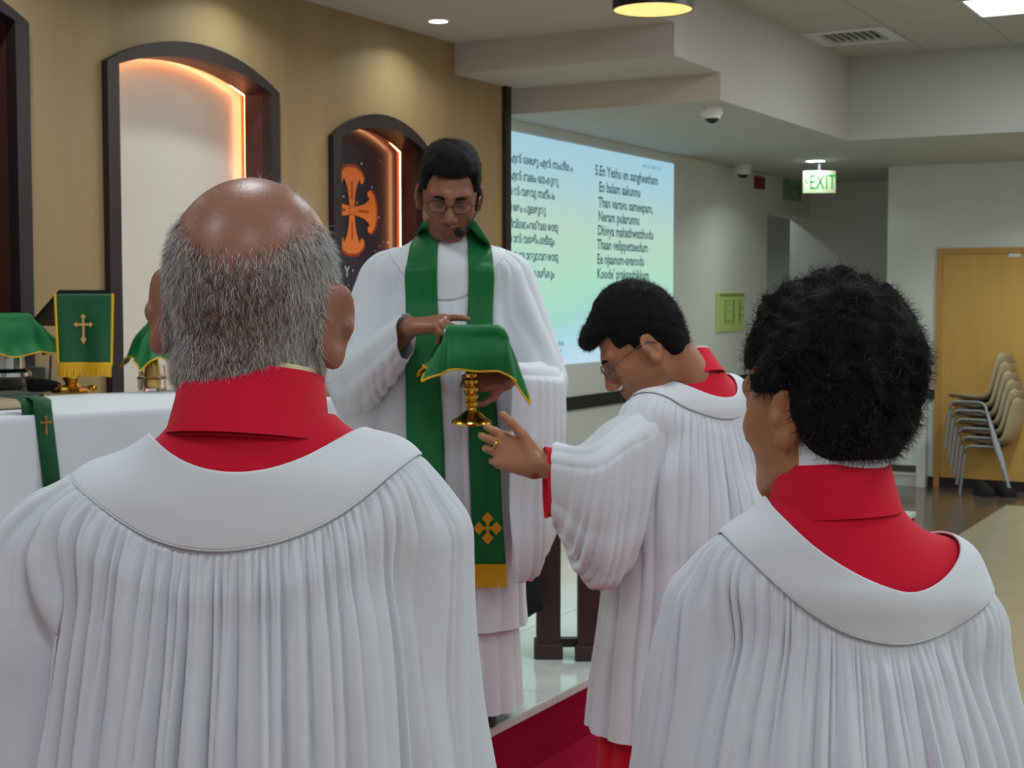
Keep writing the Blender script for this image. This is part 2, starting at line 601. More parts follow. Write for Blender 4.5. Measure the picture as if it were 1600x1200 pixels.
# ceilings ---------------------------------------------------------------------------------------
struct(MB().box((-0.3, -6, Z_ALT), (X_B - 0.05, Y_A1, Z_ALT + 0.1)).box((X_B - 0.05, -6, Z_ALT), (X_B, Y_A1, Z_HALL + 0.1)).build('ceiling_altar', M_CEIL))
struct(MB().box((-0.3, Y_A1, 2.99), (X_B, Y_A2, 3.6)).box((-0.3, Y_A2, Z_LOW), (X_B, Y_C, 3.6)).build('ceiling_beam', mat('soffit_paint', srgb(194, 187, 181), 0.85)))
struct(MB().box((X_B, Y_C, Z_LOW), (12.2, 17, 3.6)).box((-1.5, Y_C, Z_LOW), (X_B, 17, 3.6)).build('ceiling_low', mat('soffit_white', srgb(188, 187, 180), 0.85)))
ceil = struct(MB().box((X_B, -6, Z_HALL + 0.025), (12.2, Y_C, Z_HALL + 0.12)).build('ceiling', mat('tile_gap', srgb(120, 118, 112), 0.9)))
GX, GY = 1.38, 9.14                 # tile grid origin
LAMP_TILES, VENT_TILES = set(), set()
for i in range(0, 18):
    for j in range(-25, 4):
        if i % 4 == 2 and (j % 4 == 0):
            LAMP_TILES.add((i, j))
VENT_TILES |= {(0, 1), (3, 1)}
tile_me = None
for i in range(0, 10):
    for j in range(-9, 3):
        if (i, j) in LAMP_TILES or (i, j) in VENT_TILES:
            continue
        x0, y0 = GX + i * 0.6, GY + j * 0.6
        if y0 + 0.6 > Y_C + 0.05:
            continue
        if i == 0:
            x0a = X_B
            o = MB().box((x0a, y0 + 0.003, Z_HALL), (x0 + 0.597, y0 + 0.597, Z_HALL + 0.02)).build('ceiling_tile', M_TILE, ceil)
            continue
        if tile_me is None:
            o = MB().box((0.003, 0.003, 0), (0.597, 0.597, 0.02)).build('ceiling_tile', M_TILE, ceil)
            tile_me = o.data
        else:
            o = link(bpy.data.objects.new('ceiling_tile', tile_me), ceil)
        o.location = (x0, y0, Z_HALL)
MB().box((GX + 6.0, -6, Z_HALL), (12.2, Y_C, Z_HALL + 0.03)).box((X_B, -6, Z_HALL), (GX + 6.0, GY - 9 * 0.6, Z_HALL + 0.03)).build('far_tiles', M_TILE, ceil)

# ceiling lamps ----------------------------------------------------------------------------------
M_PANEL = emis('led_panel', (0.80, 0.97, 1.0, 1), 5.0)


def area(name, loc, size, power, color, parent=None, rot=(0, 0, 0), spread=math.pi):
    l = bpy.data.lights.new(name, 'AREA')
    l.energy = power
    l.color = color
    l.shape = 'SQUARE'
    l.size = size
    l.spread = spread
    o = bpy.data.objects.new(name, l)
    o.location = loc
    o.rotation_euler = rot
    return link(o, parent)


PANEL_W = 15.0
for (i, j) in sorted(LAMP_TILES):
    x0, y0 = GX + i * 0.6, GY + j * 0.6
    if y0 < -5.0 or x0 > 11 or y0 + 0.6 > Y_C:
        continue
    t = empty('ceiling_panel_light', (x0 + 0.3, y0 + 0.3, Z_HALL))
    shown = (i, j) == (2, 0)
    tag(t, 'square white ceiling panel light next to the vent tiles' if shown else 'square white ceiling panel light over the congregation', 'ceiling light', None if shown else 'panel lights over the hall')
    MB().box((-0.28, -0.28, 0.004), (0.28, 0.28, 0.02)).build('diffuser', M_PANEL, t)
    f = MB()
    for a, b_ in (((-0.297, -0.297), (0.297, -0.28)), ((-0.297, 0.28), (0.297, 0.297)), ((-0.297, -0.28), (-0.28, 0.28)), ((0.28, -0.28), (0.297, 0.28))):
        f.box((a[0], a[1], -0.006), (b_[0], b_[1], 0.02))
    f.build('frame', M_WHITEPL, t)
    area('panel_light', (0, 0, -0.012), 0.54, PANEL_W, (0.87, 0.955, 1.0), t)


def vent(i, j, label):
    x0, y0 = GX + i * 0.6 + 0.3, GY + j * 0.6 + 0.3
    t = empty('air_vent', (x0, y0, Z_HALL))
    tag(t, label, 'air vent')
    MB().box((-0.28, -0.28, 0.03), (0.28, 0.28, 0.035)).build('duct', M_BLACK, t)
    f = MB()
    for a, b_ in (((-0.29, -0.29), (0.29, -0.2)), ((-0.29, 0.2), (0.29, 0.29)), ((-0.29, -0.2), (-0.2, 0.2)), ((0.2, -0.2), (0.29, 0.2))):
        f.box((a[0], a[1], -0.008), (b_[0], b_[1], 0.02))
    f.build('frame', M_WHITEPL, t)
    for k in range(8):
        x = -0.175 + k * 0.05
        MB().box((-0.002, -0.2, -0.014), (0.002, 0.2, 0.014), Matrix.Translation((x, 0, 0.006)) @ Matrix.Rotation(math.radians(-35), 4, 'Y')).build('slat', M_WHITEPL, t)


vent(0, 1, 'square white ceiling vent with slats in the corner by the beam')
vent(3, 1, 'square white ceiling vent beyond the panel light')


def downlight(loc, label, r=0.05, power=3.2, color=(0.85, 1.0, 0.97), group=None):
    t = empty('downlight', loc)
    tag(t, label, 'downlight', group)
    MB().lathe([(r + 0.014, 0.0), (r + 0.012, -0.006), (r, -0.007), (r, 0.0)], n=24).build('ring', M_WHITEPL, t, smooth=True)
    MB().lathe([(0.0001, -0.004), (r, -0.004)], n=24).build('lens', emis('downlight_lens', (0.8, 1.0, 0.98, 1), 12.0), t)
    area('down_light', (0, 0, -0.015), r * 1.6, power, color, t, spread=math.radians(140))


q = on_z(685, 32, Z_ALT)
downlight((q[0], q[1], Z_ALT), 'small round downlight in the ceiling above the wood wall near the beam')
for k in range(1, 5):
    downlight((q[0], q[1] - 1.5 * k, Z_ALT), 'small round downlight in the ceiling over the altar', group='altar downlights')
    downlight((q[0] + 0.8, q[1] - 1.5 * k, Z_ALT), 'small round downlight in the ceiling over the altar', group='altar downlights', power=3)
q = on_z(1274, 251, Z_LOW)
downlight((q[0], q[1], Z_LOW), 'bright oval looking downlight in the low ceiling above the exit sign', r=0.08, power=6)
for k in range(3):  # extra downlights added out of view to lift the door wall
    downlight((2.95 + 1.6 * k, 12.1, Z_LOW), 'added unseen downlight in the low ceiling brightening the oak door wall', r=0.08, power=13, group='added low ceiling downlights')
downlight((-0.8, 14.6, Z_LOW), 'added unseen downlight brightening the side passage', r=0.07, power=3)  # hidden lamp added so the passage interior is less dark
# round drum lamp
lat, dep, _ = cf(1020, 20, 7.2)
pw = to_world(lat, dep, 0)
t = empty('drum_lamp', (pw[0], pw[1], Z_HALL))
tag(t, 'round black drum ceiling lamp with glowing golden inside', 'ceiling lamp')
zb = cf(1020, 16, 7.2)[2] - Z_HALL
MB().lathe([(0.19, 0.0), (0.193, zb), (0.188, zb), (0.185, -0.004)], n=48).build('shade', M_BLACK, t, smooth=True)
MB().lathe([(0.0001, zb - 0.004), (0.189, zb + 0.004)], n=48).build('diffuser', emis('gold_glow', (1.0, 0.70, 0.24, 1), 1.25), t, smooth=True)
area('drum_light', (0, 0, zb - 0.01), 0.3, 12, (1.0, 0.75, 0.4), t)
# ================================================================== things on the walls
# projected hymn slide
s0, s1 = on_x(786, 196, X_SCR + 0.01), on_x(1053, 256, X_SCR + 0.01)
sb = on_x(1050, 555, X_SCR + 0.01)
SY0, SY1, SZ0, SZ1 = s1[1] - 3.02, s1[1], sb[2], s1[2]
scr = empty('projection_screen', (X_SCR + 0.01, SY0, SZ0))
tag(scr, 'glowing projected hymn slide with two columns of lyrics on white wall', 'projection screen')
sm = bpy.data.materials.new('slide_glow')
sm.use_nodes = True
nt = sm.node_tree
nt.nodes.clear()
out = nt.nodes.new('ShaderNodeOutputMaterial')
em = nt.nodes.new('ShaderNodeEmission')
tc = nt.nodes.new('ShaderNodeTexCoord')
sx = nt.nodes.new('ShaderNodeSeparateXYZ')
ns = nt.nodes.new('ShaderNodeTexNoise')
ns.inputs['Scale'].default_value = 1.6
cr = nt.nodes.new('ShaderNodeValToRGB')
ma = nt.nodes.new('ShaderNodeMath')
ma.operation = 'MULTIPLY_ADD'
ma.inputs[1].default_value = 0.25
nt.links.new(tc.outputs['Object'], sx.inputs[0])
nt.links.new(tc.outputs['Object'], ns.inputs['Vector'])
md = nt.nodes.new('ShaderNodeMath')
md.operation = 'DIVIDE'
md.inputs[1].default_value = SZ1 - SZ0
nt.links.new(sx.outputs['Z'], md.inputs[0])
nt.links.new(ns.outputs['Fac'], ma.inputs[0])
sub = nt.nodes.new('ShaderNodeMath')
sub.operation = 'SUBTRACT'
sub.inputs[1].default_value = 0.125
nt.links.new(md.outputs[0], ma.inputs[2])
nt.links.new(ma.outputs[0], sub.inputs[0])
nt.links.new(sub.outputs[0], cr.inputs['Fac'])
e = cr.color_ramp.elements
e[0].position, e[0].color = 0.0, srgb(196, 228, 246)
e[1].position, e[1].color = 1.0, srgb(166, 208, 226)
for p_, c_ in ((0.10, srgb(180, 222, 236)), (0.22, srgb(168, 222, 208)), (0.38, srgb(178, 228, 204)), (0.62, srgb(188, 220, 202)), (0.84, srgb(172, 212, 220))):
    el = e.new(p_)
    el.color = c_
nt.links.new(cr.outputs[0], em.inputs[0])
em.inputs[1].default_value = 0.86
nt.links.new(em.outputs[0], out.inputs[0])
W_, H_ = SY1 - SY0, SZ1 - SZ0
mesh_np('slide', [(0, 0, 0), (0, W_, 0), (0, W_, H_), (0, 0, H_)], [(0, 1, 2, 3)], sm, scr)
M_INK = emis('slide_ink', srgb(62, 96, 100), 0.9)
M_INK2 = emis('slide_ink_pale', srgb(120, 172, 190), 0.9)


def slide_text(px, py, body, hpx, material, align='LEFT', sx=1.0):
    q = on_x(px, py, X_SCR + 0.01)
    d = (q - CAM) @ np.array([-SY, CY, 0])
    size = hpx * d / F_PX * 1.5
    text_mesh('lyric_line', body, size, material, scr, frame_matrix((0.004, q[1] - SY0, q[2] - SZ0), *RX), align, sx, 0.0025)


for px, py, t_ in ((929, 273, '5.En Yeshu en sangheetham'), (935, 299, 'En balam aakunnu'), (934, 323, 'Than varavu sameepam,'), (934, 345, 'Neram pularunnu'),
                   (933, 367, 'Dhivya mahathwatthodu'), (932, 389, 'Thaan velippetteedum'), (932, 412, 'Ee njaanum-avanodu'), (932, 435, "Koode' prakaashikkum")):
    slide_text(px, py, t_, 15.0, M_INK, sx=0.97)
for px, py, t_ in ((795, 252, '\u0d0e\u0d7b \u0d2f\u0d47\u0d36\u0d41 \u0d0e\u0d7b \u0d38\u0d02\u0d17\u0d40\u0d24\u0d02'), (795, 279, '\u0d0e\u0d7b \u0d2c\u0d32\u0d02 \u0d06\u0d15\u0d41\u0d28\u0d41'),
                   (794, 303, '\u0d24\u0d7b \u0d35\u0d30\u0d35\u0d41 \u0d38\u0d2e\u0d40\u0d2a\u0d02'), (793, 329, '\u0d28\u0d47\u0d30\u0d02 \u0d2a\u0d41\u0d32\u0d30\u0d41\u0d28\u0d41'),
                   (793, 355, '\u0d26\u0d3f\u0d35\u0d4d\u0d2f\u0d2e\u0d39\u0d24\u0d4d\u0d35\u0d24\u0d4b\u0d1f\u0d41'), (793, 378, '\u0d24\u0d3e\u0d7b \u0d35\u0d46\u0d33\u0d3f\u0d2a\u0d46\u0d1f\u0d40\u0d1f\u0d41\u0d02'),
                   (793, 404, '\u0d08 \u0d1e\u0d3e\u0d28\u0d41\u0d2e\u0d35\u0d28\u0d4b\u0d1f\u0d41'), (793, 432, '\u0d15\u0d42\u0d1f\u0d46 \u0d2a\u0d4d\u0d30\u0d15\u0d3e\u0d36\u0d3f\u0d15\u0d41\u0d02')):
    slide_text(px, py, t_, 12.0, M_INK, sx=0.95)
slide_text(1003, 261, 'verse 5.2 - Stanza 1 of 1', 5.5, M_INK2, sx=0.9)
slide_text(866, 540, 'en Bible', 6.5, M_INK2)
slide_text(866, 551, 'record', 5.5, M_INK2)
slide_text(919, 539, 'py  ...  d', 6.5, M_INK2)
slide_text(919, 551, 'kn  ...', 5.5, M_INK2)

# dome cameras


def dome(px, py, z, r, label, tilt):
    q = on_z(px, py, z)
    t = empty('dome_camera', (q[0], q[1], z))
    tag(t, label, 'security camera')
    MB().lathe([(0.0001, 0), (r * 1.0, 0), (r * 1.0, -r * 0.55), (r * 0.98, -r * 0.72), (r * 0.8, -r * 0.86), (0.0001, -r * 0.86)], n=32).build('housing', M_WHITEPL, t, smooth=True)
    prof = [(r * 0.72 * math.cos(a), -r * 0.86 - r * 0.68 * math.sin(a)) for a in np.linspace(0, math.pi / 2 - 0.01, 10)]
    o = MB().lathe(prof, n=32).build('dome', M_BLKGLOSS, t, smooth=True)
    o2 = MB().lathe([(r * 0.86, -r * 0.80), (r * 0.80, -r * 1.12), (r * 0.71, -r * 1.12), (r * 0.76, -r * 0.86)], n=32).build('dome_bezel', M_WHITEPL, t, smooth=True)


dome(1112, 166, Z_LOW, 0.068, 'white dome camera under the corner of the beam', 0)
dome(1161, 258, Z_LOW, 0.075, 'white dome camera where screen wall meets low ceiling', 0)
# fire alarm box, green call box, exit sign, evacuation plan
q = on_x(1183, 286, X_SCR)
t = empty('alarm_box', (X_SCR, q[1], q[2]))
tag(t, 'small dark red alarm box on the white wall near the exit sign', 'alarm')
MB().box((0, -0.09, -0.055), (0.05, 0.09, 0.055)).build('housing', mat('alarm_red', srgb(130, 24, 38), 0.5), t, bevel=0.008)
MB().box((0.05, -0.06, -0.03), (0.056, 0.06, 0.03)).build('lens_cover', mat('alarm_red_d', srgb(104, 16, 30), 0.3), t, bevel=0.003)
q = on_x(1236, 294, X_SCR)
t = empty('emergency_sign', (X_SCR, q[1], q[2]))
tag(t, 'pale green square sign on the wall left of the exit sign', 'sign')
MB().box((0, -0.24, -0.125), (0.03, 0.24, 0.125)).build('plate', mat('sign_green', srgb(124, 152, 112), 0.5), t, bevel=0.005)
MB().box((0.03, -0.15, 0.03), (0.034, 0.15, 0.08)).box((0.03, -0.05, -0.09), (0.034, 0.08, -0.03)).build('print', mat('sign_pale', srgb(150, 186, 138), 0.5), t)
q = at(1280, 284, 12.75)
t = empty('exit_sign', (q[0], q[1], q[2]))
t.rotation_euler = (0, 0, YAW - 0.12)
tag(t, 'hanging exit sign with green letters on a lit pale panel', 'exit sign')
MB().box((-0.138, -0.012, -0.097), (0.138, 0.012, 0.092)).build('panel', mat('exit_panel', srgb(112, 122, 98), 0.6, emit=srgb(214, 230, 170), estr=0.28), t, bevel=0.003)
RY = (1, 0, 0), (0, 0, 1), (0, -1, 0)
M_EXIT = emis('exit_green', srgb(20, 196, 88), 0.8)
text_mesh('lettering', 'EXIT', 0.175, M_EXIT, t, frame_matrix((-0.085, -0.0135, -0.062), *RY), sx=0.62)
text_mesh('arrow', '<', 0.10, M_EXIT, t, frame_matrix((-0.128, -0.0135, -0.03), *RY), sx=0.6)
MB().box((-0.01, -0.006, 0.092), (0.01, 0.006, Z_LOW - q[2])).box((-0.04, -0.03, Z_LOW - q[2] - 0.015), (0.04, 0.03, Z_LOW - q[2])).build('hanger', M_BLACK, t)
a_, b2 = on_x(1118, 457, X_SCR), on_x(1161, 517, X_SCR)
t = empty('evacuation_plan', (X_SCR, a_[1], b2[2]))
tag(t, 'yellow green evacuation plan sheet on the white wall', 'wall poster')
w_, h_ = b2[1] - a_[1], a_[2] - b2[2]
MB().box((0, 0, 0), (0.012, w_, h_)).build('sheet', mat('plan_sheet', srgb(198, 216, 132), 0.6), t)
m = MB()
for (u0, v0, u1, v1) in ((0.10, 0.90, 0.97, 0.97), (0.28, 0.22, 0.62, 0.24), (0.30, 0.78, 0.60, 0.80), (0.28, 0.22, 0.31, 0.80), (0.58, 0.22, 0.62, 0.80), (0.78, 0.60, 0.95, 0.62), (0.78, 0.40, 0.95, 0.43), (0.80, 0.2, 0.84, 0.8), (0.36, 0.27, 0.54, 0.3), (0.36, 0.5, 0.54, 0.52), (0.36, 0.68, 0.54, 0.7)):
    m.box((0.012, u0 * w_, v0 * h_), (0.014, u1 * w_, v1 * h_))
m.build('plan_print', mat('plan_ink', srgb(126, 160, 84), 0.6), t)

# white cabinet with vents beside the door
t = empty('white_cabinet', (X_REC + 0.01, Y_DOOR, 0))
tag(t, 'low white cabinet with grey vents beside the oak door', 'cabinet')
MB().box((0, -0.10, 0.10), (0.38, 0, 0.775)).build('body', M_WHITEPL, t, bevel=0.004)
MB().box((0.0, -0.09, 0.0), (0.38, 0, 0.10)).build('base', mat('pale_plinth', srgb(196, 196, 194), 0.6), t)
MB().box((0.0, -0.106, 0.13), (0.30, -0.10, 0.19)).build('toe_vent', mat('dark_grille', srgb(70, 66, 64), 0.6), t)
MB().box((0.30, -0.11, 0.0), (0.38, -0.10, 0.775)).build('side_post', M_WHITEPL, t)
for u0, u1, v0, v1, nsl in ((0.18, 0.285, 0.46, 0.65, 6), (0.09, 0.155, 0.50, 0.58, 3), (0.02, 0.075, 0.50, 0.58, 3)):
    g = MB().box((u0, -0.104, v0), (u1, -0.10, v1)).build('vent_panel', M_GREYVENT, t)
    for k in range(nsl):
        z = v0 + (k + 0.5) * (v1 - v0) / nsl
        MB().box((u0 + 0.006, -0.112, z - 0.004), (u1 - 0.006, -0.104, z + 0.004)).build('slat', mat('vent_slat', srgb(140, 140, 138), 0.5), g)
pts = [(0.03 + 0.26 * k / 16, -0.106, 0.47 - 0.05 * math.sin(math.pi * k / 16)) for k in range(17)]
MB().tube(pts, 0.004, n=6).build('cord', M_WHITEPL, t)

# stacked chairs ---------------------------------------------------------------------------------
CH_D = 12.55
base = at(1548, 780, CH_D)


def make_chair():
    t = empty('stacking_chair', (0, 0, 0))
    # local: -x is the front of the chair, y across
    prof = [(-0.20, 0.435, 0.0), (-0.185, 0.445, 0.0), (-0.12, 0.44, -0.008), (0.0, 0.43, -0.012), (0.09, 0.435, -0.010), (0.145, 0.465, -0.01), (0.175, 0.53, -0.016), (0.195, 0.62, -0.02), (0.215, 0.72, -0.016), (0.235, 0.79, -0.01), (0.25, 0.81, 0)]
    prof = np.array(prof)
    tt = np.linspace(0, len(prof) - 1, 34)
    P = np.stack([np.interp(tt, np.arange(len(prof)), prof[:, k]) for k in range(3)], 1)
    wid = np.interp(tt, [0, 1, 4, 5, 7, 9, 10], [0.175, 0.195, 0.205, 0.20, 0.20, 0.185, 0.13])
    us = np.linspace(-1, 1, 13)
    V = []
    for i in range(len(P)):
        dx = np.gradient(P[:, 0])[i]
        dz = np.gradient(P[:, 1])[i]
        n = np.array([-dz, dx]) / (math.hypot(dx, dz) + 1e-9)
        for u in us:
            lift = 0.035 * u ** 4 + P[i, 2] * (1 - u * u)
            V.append((P[i, 0] + n[0] * lift, u * wid[i], P[i, 1] + n[1] * lift))
    m_ = len(us)
    Fs = [(i * m_ + k, (i + 1) * m_ + k, (i + 1) * m_ + k + 1, i * m_ + k + 1) for i in range(len(P) - 1) for k in range(m_ - 1)]
    o = mesh_np('seat_shell', V, Fs, M_CHAIR, t, smooth=True)
    md = o.modifiers.new('thick', 'SOLIDIFY')
    md.thickness = 0.006
    for s in (-1, 1):
        y = s * 0.215
        pts = [(-0.215, y, 0.0), (-0.18, y, 0.34), (-0.172, y, 0.38), (-0.155, y, 0.402), (-0.12, y, 0.41), (0.06, y, 0.41), (0.10, y, 0.402), (0.125, y, 0.375), (0.225, y * 1.03, 0.0)]
        MB().tube(pts, 0.0125, n=10).build('leg_frame', M_GREYMETAL, t, smooth=True)
    MB().tube([(-0.11, -0.21, 0.405), (-0.11, 0.21, 0.405)], 0.011).build('crossbar', M_BLACK, t, smooth=True)
    MB().tube([(0.05, -0.21, 0.405), (0.05, 0.21, 0.405)], 0.011).build('crossbar', M_BLACK, t, smooth=True)
    return t


def copy_tree(o, parent=None):
    c = o.copy()
    COL.objects.link(c)
    c.parent = parent
    for ch in list(o.children):
        copy_tree(ch, c)
    return c


ch0 = make_chair()
NCH = 6
for k in range(NCH):
    c = ch0 if k == 0 else copy_tree(ch0)
    c.location = (base[0] - 0.026 * k, base[1] + 0.1, 0.004 + 0.075 * k)
    c.rotation_euler = (0, 0, -0.12)
    tag(c, ['bottom beige stacking chair standing on the floor by the oak door', 'second beige stacking chair counted up from the floor', 'third beige stacking chair counted up from the floor',
            'fourth beige stacking chair counted up from the floor', 'beige stacking chair just under the top one of the stack', 'top beige stacking chair of the stack by the oak door'][k], 'chair', 'stacked beige chairs')
for k, (px, lab) in enumerate(((1534, 'black shoe under the stacked chairs, nearer the white cabinet'), (1567, 'black shoe under the stacked chairs, at their rear legs'))):
    q = on_z(px, 778, 0.0)
    t = empty('shoe', (q[0], q[1] + 0.12, 0.004))
    t.rotation_euler = (0, 0, YAW)
    tag(t, lab, 'shoe', 'pair of black shoes')
    m = MB()
    prof = [(-0.13, 0.045, 0.05), (-0.12, 0.07, 0.065), (-0.06, 0.085, 0.075), (0.0, 0.08, 0.09), (0.06, 0.085, 0.10), (0.11, 0.085, 0.105), (0.125, 0.06, 0.07)]
    V, Fs = [], []
    for (y, w, h) in prof:
        for a in np.linspace(0, math.pi, 9):
            V.append((w * 0.75 * math.cos(a), y, h * math.sin(a) ** 0.7 + 0.012))
    for i in range(len(prof) - 1):
        for j in range(8):
            Fs.append((i * 9 + j, (i + 1) * 9 + j, (i + 1) * 9 + j + 1, i * 9 + j + 1))
    Fs += [tuple(range(9)), tuple(range(54, 63))[::-1]]
    mesh_np('upper', V, Fs, M_CLOTHBLK, t, smooth=True)
    MB().prism([(-0.055, -0.13), (0.055, -0.13), (0.066, -0.05), (0.066, 0.12), (-0.066, 0.12), (-0.066, -0.05)], 'z', 0, 0.018).build('sole', M_BLACK, t)

# ================================================================== communion rail, stand and bag behind the assistant
q = on_z(892, 1036, PLAT)
rail = empty('communion_rail', (q[0] - 0.03, q[1] + 0.05, PLAT))
rail.rotation_euler = (0, 0, YAW)
tag(rail, 'dark wooden rail with two posts and feet on the marble platform', 'rail')
for x0, x1, yy in ((-0.118, -0.032, 0.0), (0.028, 0.118, -0.03)):
    MB().box((x0, yy, 0.03), (x1, yy + 0.10, 0.60)).build('post', M_DARKWOOD, rail, bevel=0.004)
    MB().box((x0 - 0.008, yy - 0.012, 0.0), (x1 + 0.008, yy + 0.11, 0.055)).build('foot', M_DARKWOOD, rail, bevel=0.006)
MB().box((-0.05, 0.03, 0.035), (0.04, 0.07, 0.065)).build('bottom_rail', M_DARKWOOD, rail)
MB().box((-0.12, -0.03, 0.60), (0.75, 0.11, 0.64)).build('top_rail', M_DARKWOOD, rail, bevel=0.006)
MB().box((0.63, -0.03, 0.03), (0.72, 0.07, 0.60)).build('post', M_DARKWOOD, rail, bevel=0.004)
MB().box((0.622, -0.042, 0.0), (0.728, 0.08, 0.055)).build('foot', M_DARKWOOD, rail, bevel=0.006)
# music stand / lectern top behind the assistant
q0 = on_z(960, 1000, PLAT)
lec = empty('lectern', (q0[0], q0[1] + 0.35, PLAT))
lec.rotation_euler = (0, 0, YAW)
tag(lec, 'slim dark lectern standing behind the bowing assistant', 'lectern')
hz = at(940, 655, 5.9)[2] - PLAT
MB().box((-0.10, 0.0, 0.03), (0.10, 0.05, hz - 0.06)).build('column', M_DARKWOOD, lec)
MB().box((-0.14, -0.1, 0.0), (0.14, 0.15, 0.03)).build('base', M_DARKWOOD, lec, bevel=0.005)
MB().box((-0.14, -0.10, hz - 0.07), (0.16, 0.20, hz)).build('desk', M_BLACK, lec, bevel=0.005)
# black cloth bag hanging on the post
q = at(827, 930, 5.13)
bag = empty('cloth_bag', (q[0], q[1], q[2]))
bag.rotation_euler = (0, 0, YAW)
tag(bag, 'black cloth bag hanging on the rail beside the priest\'s sleeve', 'bag')
V, Fs = [], []
lev = [(0.10, 0.012, 0.02, 0.008), (0.085, 0.026, 0.006, 0.012), (0.04, 0.044, -0.002, 0.02), (-0.02, 0.05, 0.004, 0.026), (-0.05, 0.046, 0.004, 0.024), (-0.062, 0.03, -0.012, 0.02), (-0.085, 0.018, -0.032, 0.012), (-0.11, 0.010, -0.036, 0.008)]
for z, w, cx, d in lev:
    for k in range(14):
        a = 2 * math.pi * k / 14
        r_ = 1 + 0.12 * math.sin(3 * a + z * 60)
        V.append((cx + w * r_ * math.cos(a), d * r_ * math.sin(a), z))
for i in range(len(lev) - 1):
    for k in range(14):
        l = (k + 1) % 14
        Fs.append((i * 14 + k, i * 14 + l, (i + 1) * 14 + l, (i + 1) * 14 + k))
Fs += [tuple(range(14)), tuple(range((len(lev) - 1) * 14, len(lev) * 14))[::-1]]
mesh_np('pouch', V, Fs, M_CLOTHBLK, bag, smooth=True)
MB().tube([(0.02, 0, 0.095), (0.035, 0.03, 0.13), (0.055, 0.06, 0.14), (0.085, 0.1, 0.14)], 0.006).build('strap', M_CLOTHBLK, bag)

# ================================================================== altar and what stands on it
ZT = PLAT + 0.92
pA = on_z(77, 648, ZT)
pB = on_z(533, 622, ZT)
ax = pB - pA
ax[2] = 0
ax /= np.linalg.norm(ax)                  # along the front, to the right
ay = np.array([-ax[1], ax[0], 0])         # towards the back
AL, AD = 2.05, 0.84
altar = empty('altar_table', (pB[0], pB[1], PLAT))
altar.rotation_euler = (0, 0, math.atan2(ax[1], ax[0]))
tag(altar, 'long altar table under a white linen cloth', 'table')
MB().box((-AL + 0.03, 0.03, 0.87), (-0.03, AD - 0.03, 0.905)).build('table_top', M_DARKWOOD, altar)
for x, y in ((-AL + 0.06, 0.06), (-0.12, 0.06), (-AL + 0.06, AD - 0.12), (-0.12, AD - 0.12)):
    MB().box((x, y, 0), (x + 0.06, y + 0.06, 0.87)).build('leg', M_DARKWOOD, altar)
# cloth: top and falling skirt with soft folds
ring = []
n1, n2 = 120, 50
for k in range(n1):
    ring.append((-AL + AL * k / n1, 0, 0, -1))
for k in range(n2):
    ring.append((0, AD * k / n2, 1, 0))
for k in range(n1):
    ring.append((-AL * k / n1, AD, 0, 1))
for k in range(n2):
    ring.append((-AL, AD - AD * k / n2, -1, 0))
lv = [0.92, 0.916, 0.90, 0.87, 0.8, 0.7, 0.55, 0.4, 0.25, 0.1, 0.02]
V, Fs = [], []
N = len(ring)
for li, z in enumerate(lv):
    d = 0.92 - z
    for k, (x, y, nx, ny) in enumerate(ring):
        s = k * 0.017
        amp = 0.030 * min(1, d * 1.6) * (0.5 + 0.5 * math.sin(s * 9 + 1.3 * math.sin(s * 4))) + 0.06 * d * 0.5
        off = amp + [-0.006, -0.001, 0.0, 0, 0, 0, 0, 0, 0, 0, 0][li]
        cor = 0.0
        V.append((x + nx * off, y + ny * off, z))
for li in range(len(lv) - 1):
    for k in range(N):
        l = (k + 1) % N
        Fs.append((li * N + k, li * N + l, (li + 1) * N + l, (li + 1) * N + k))
Fs.append(tuple(range(N)))
mesh_np('altar_cloth', V, Fs, M_ALTAR, altar, smooth=True).data.set_sharp_from_angle(angle=math.radians(70))


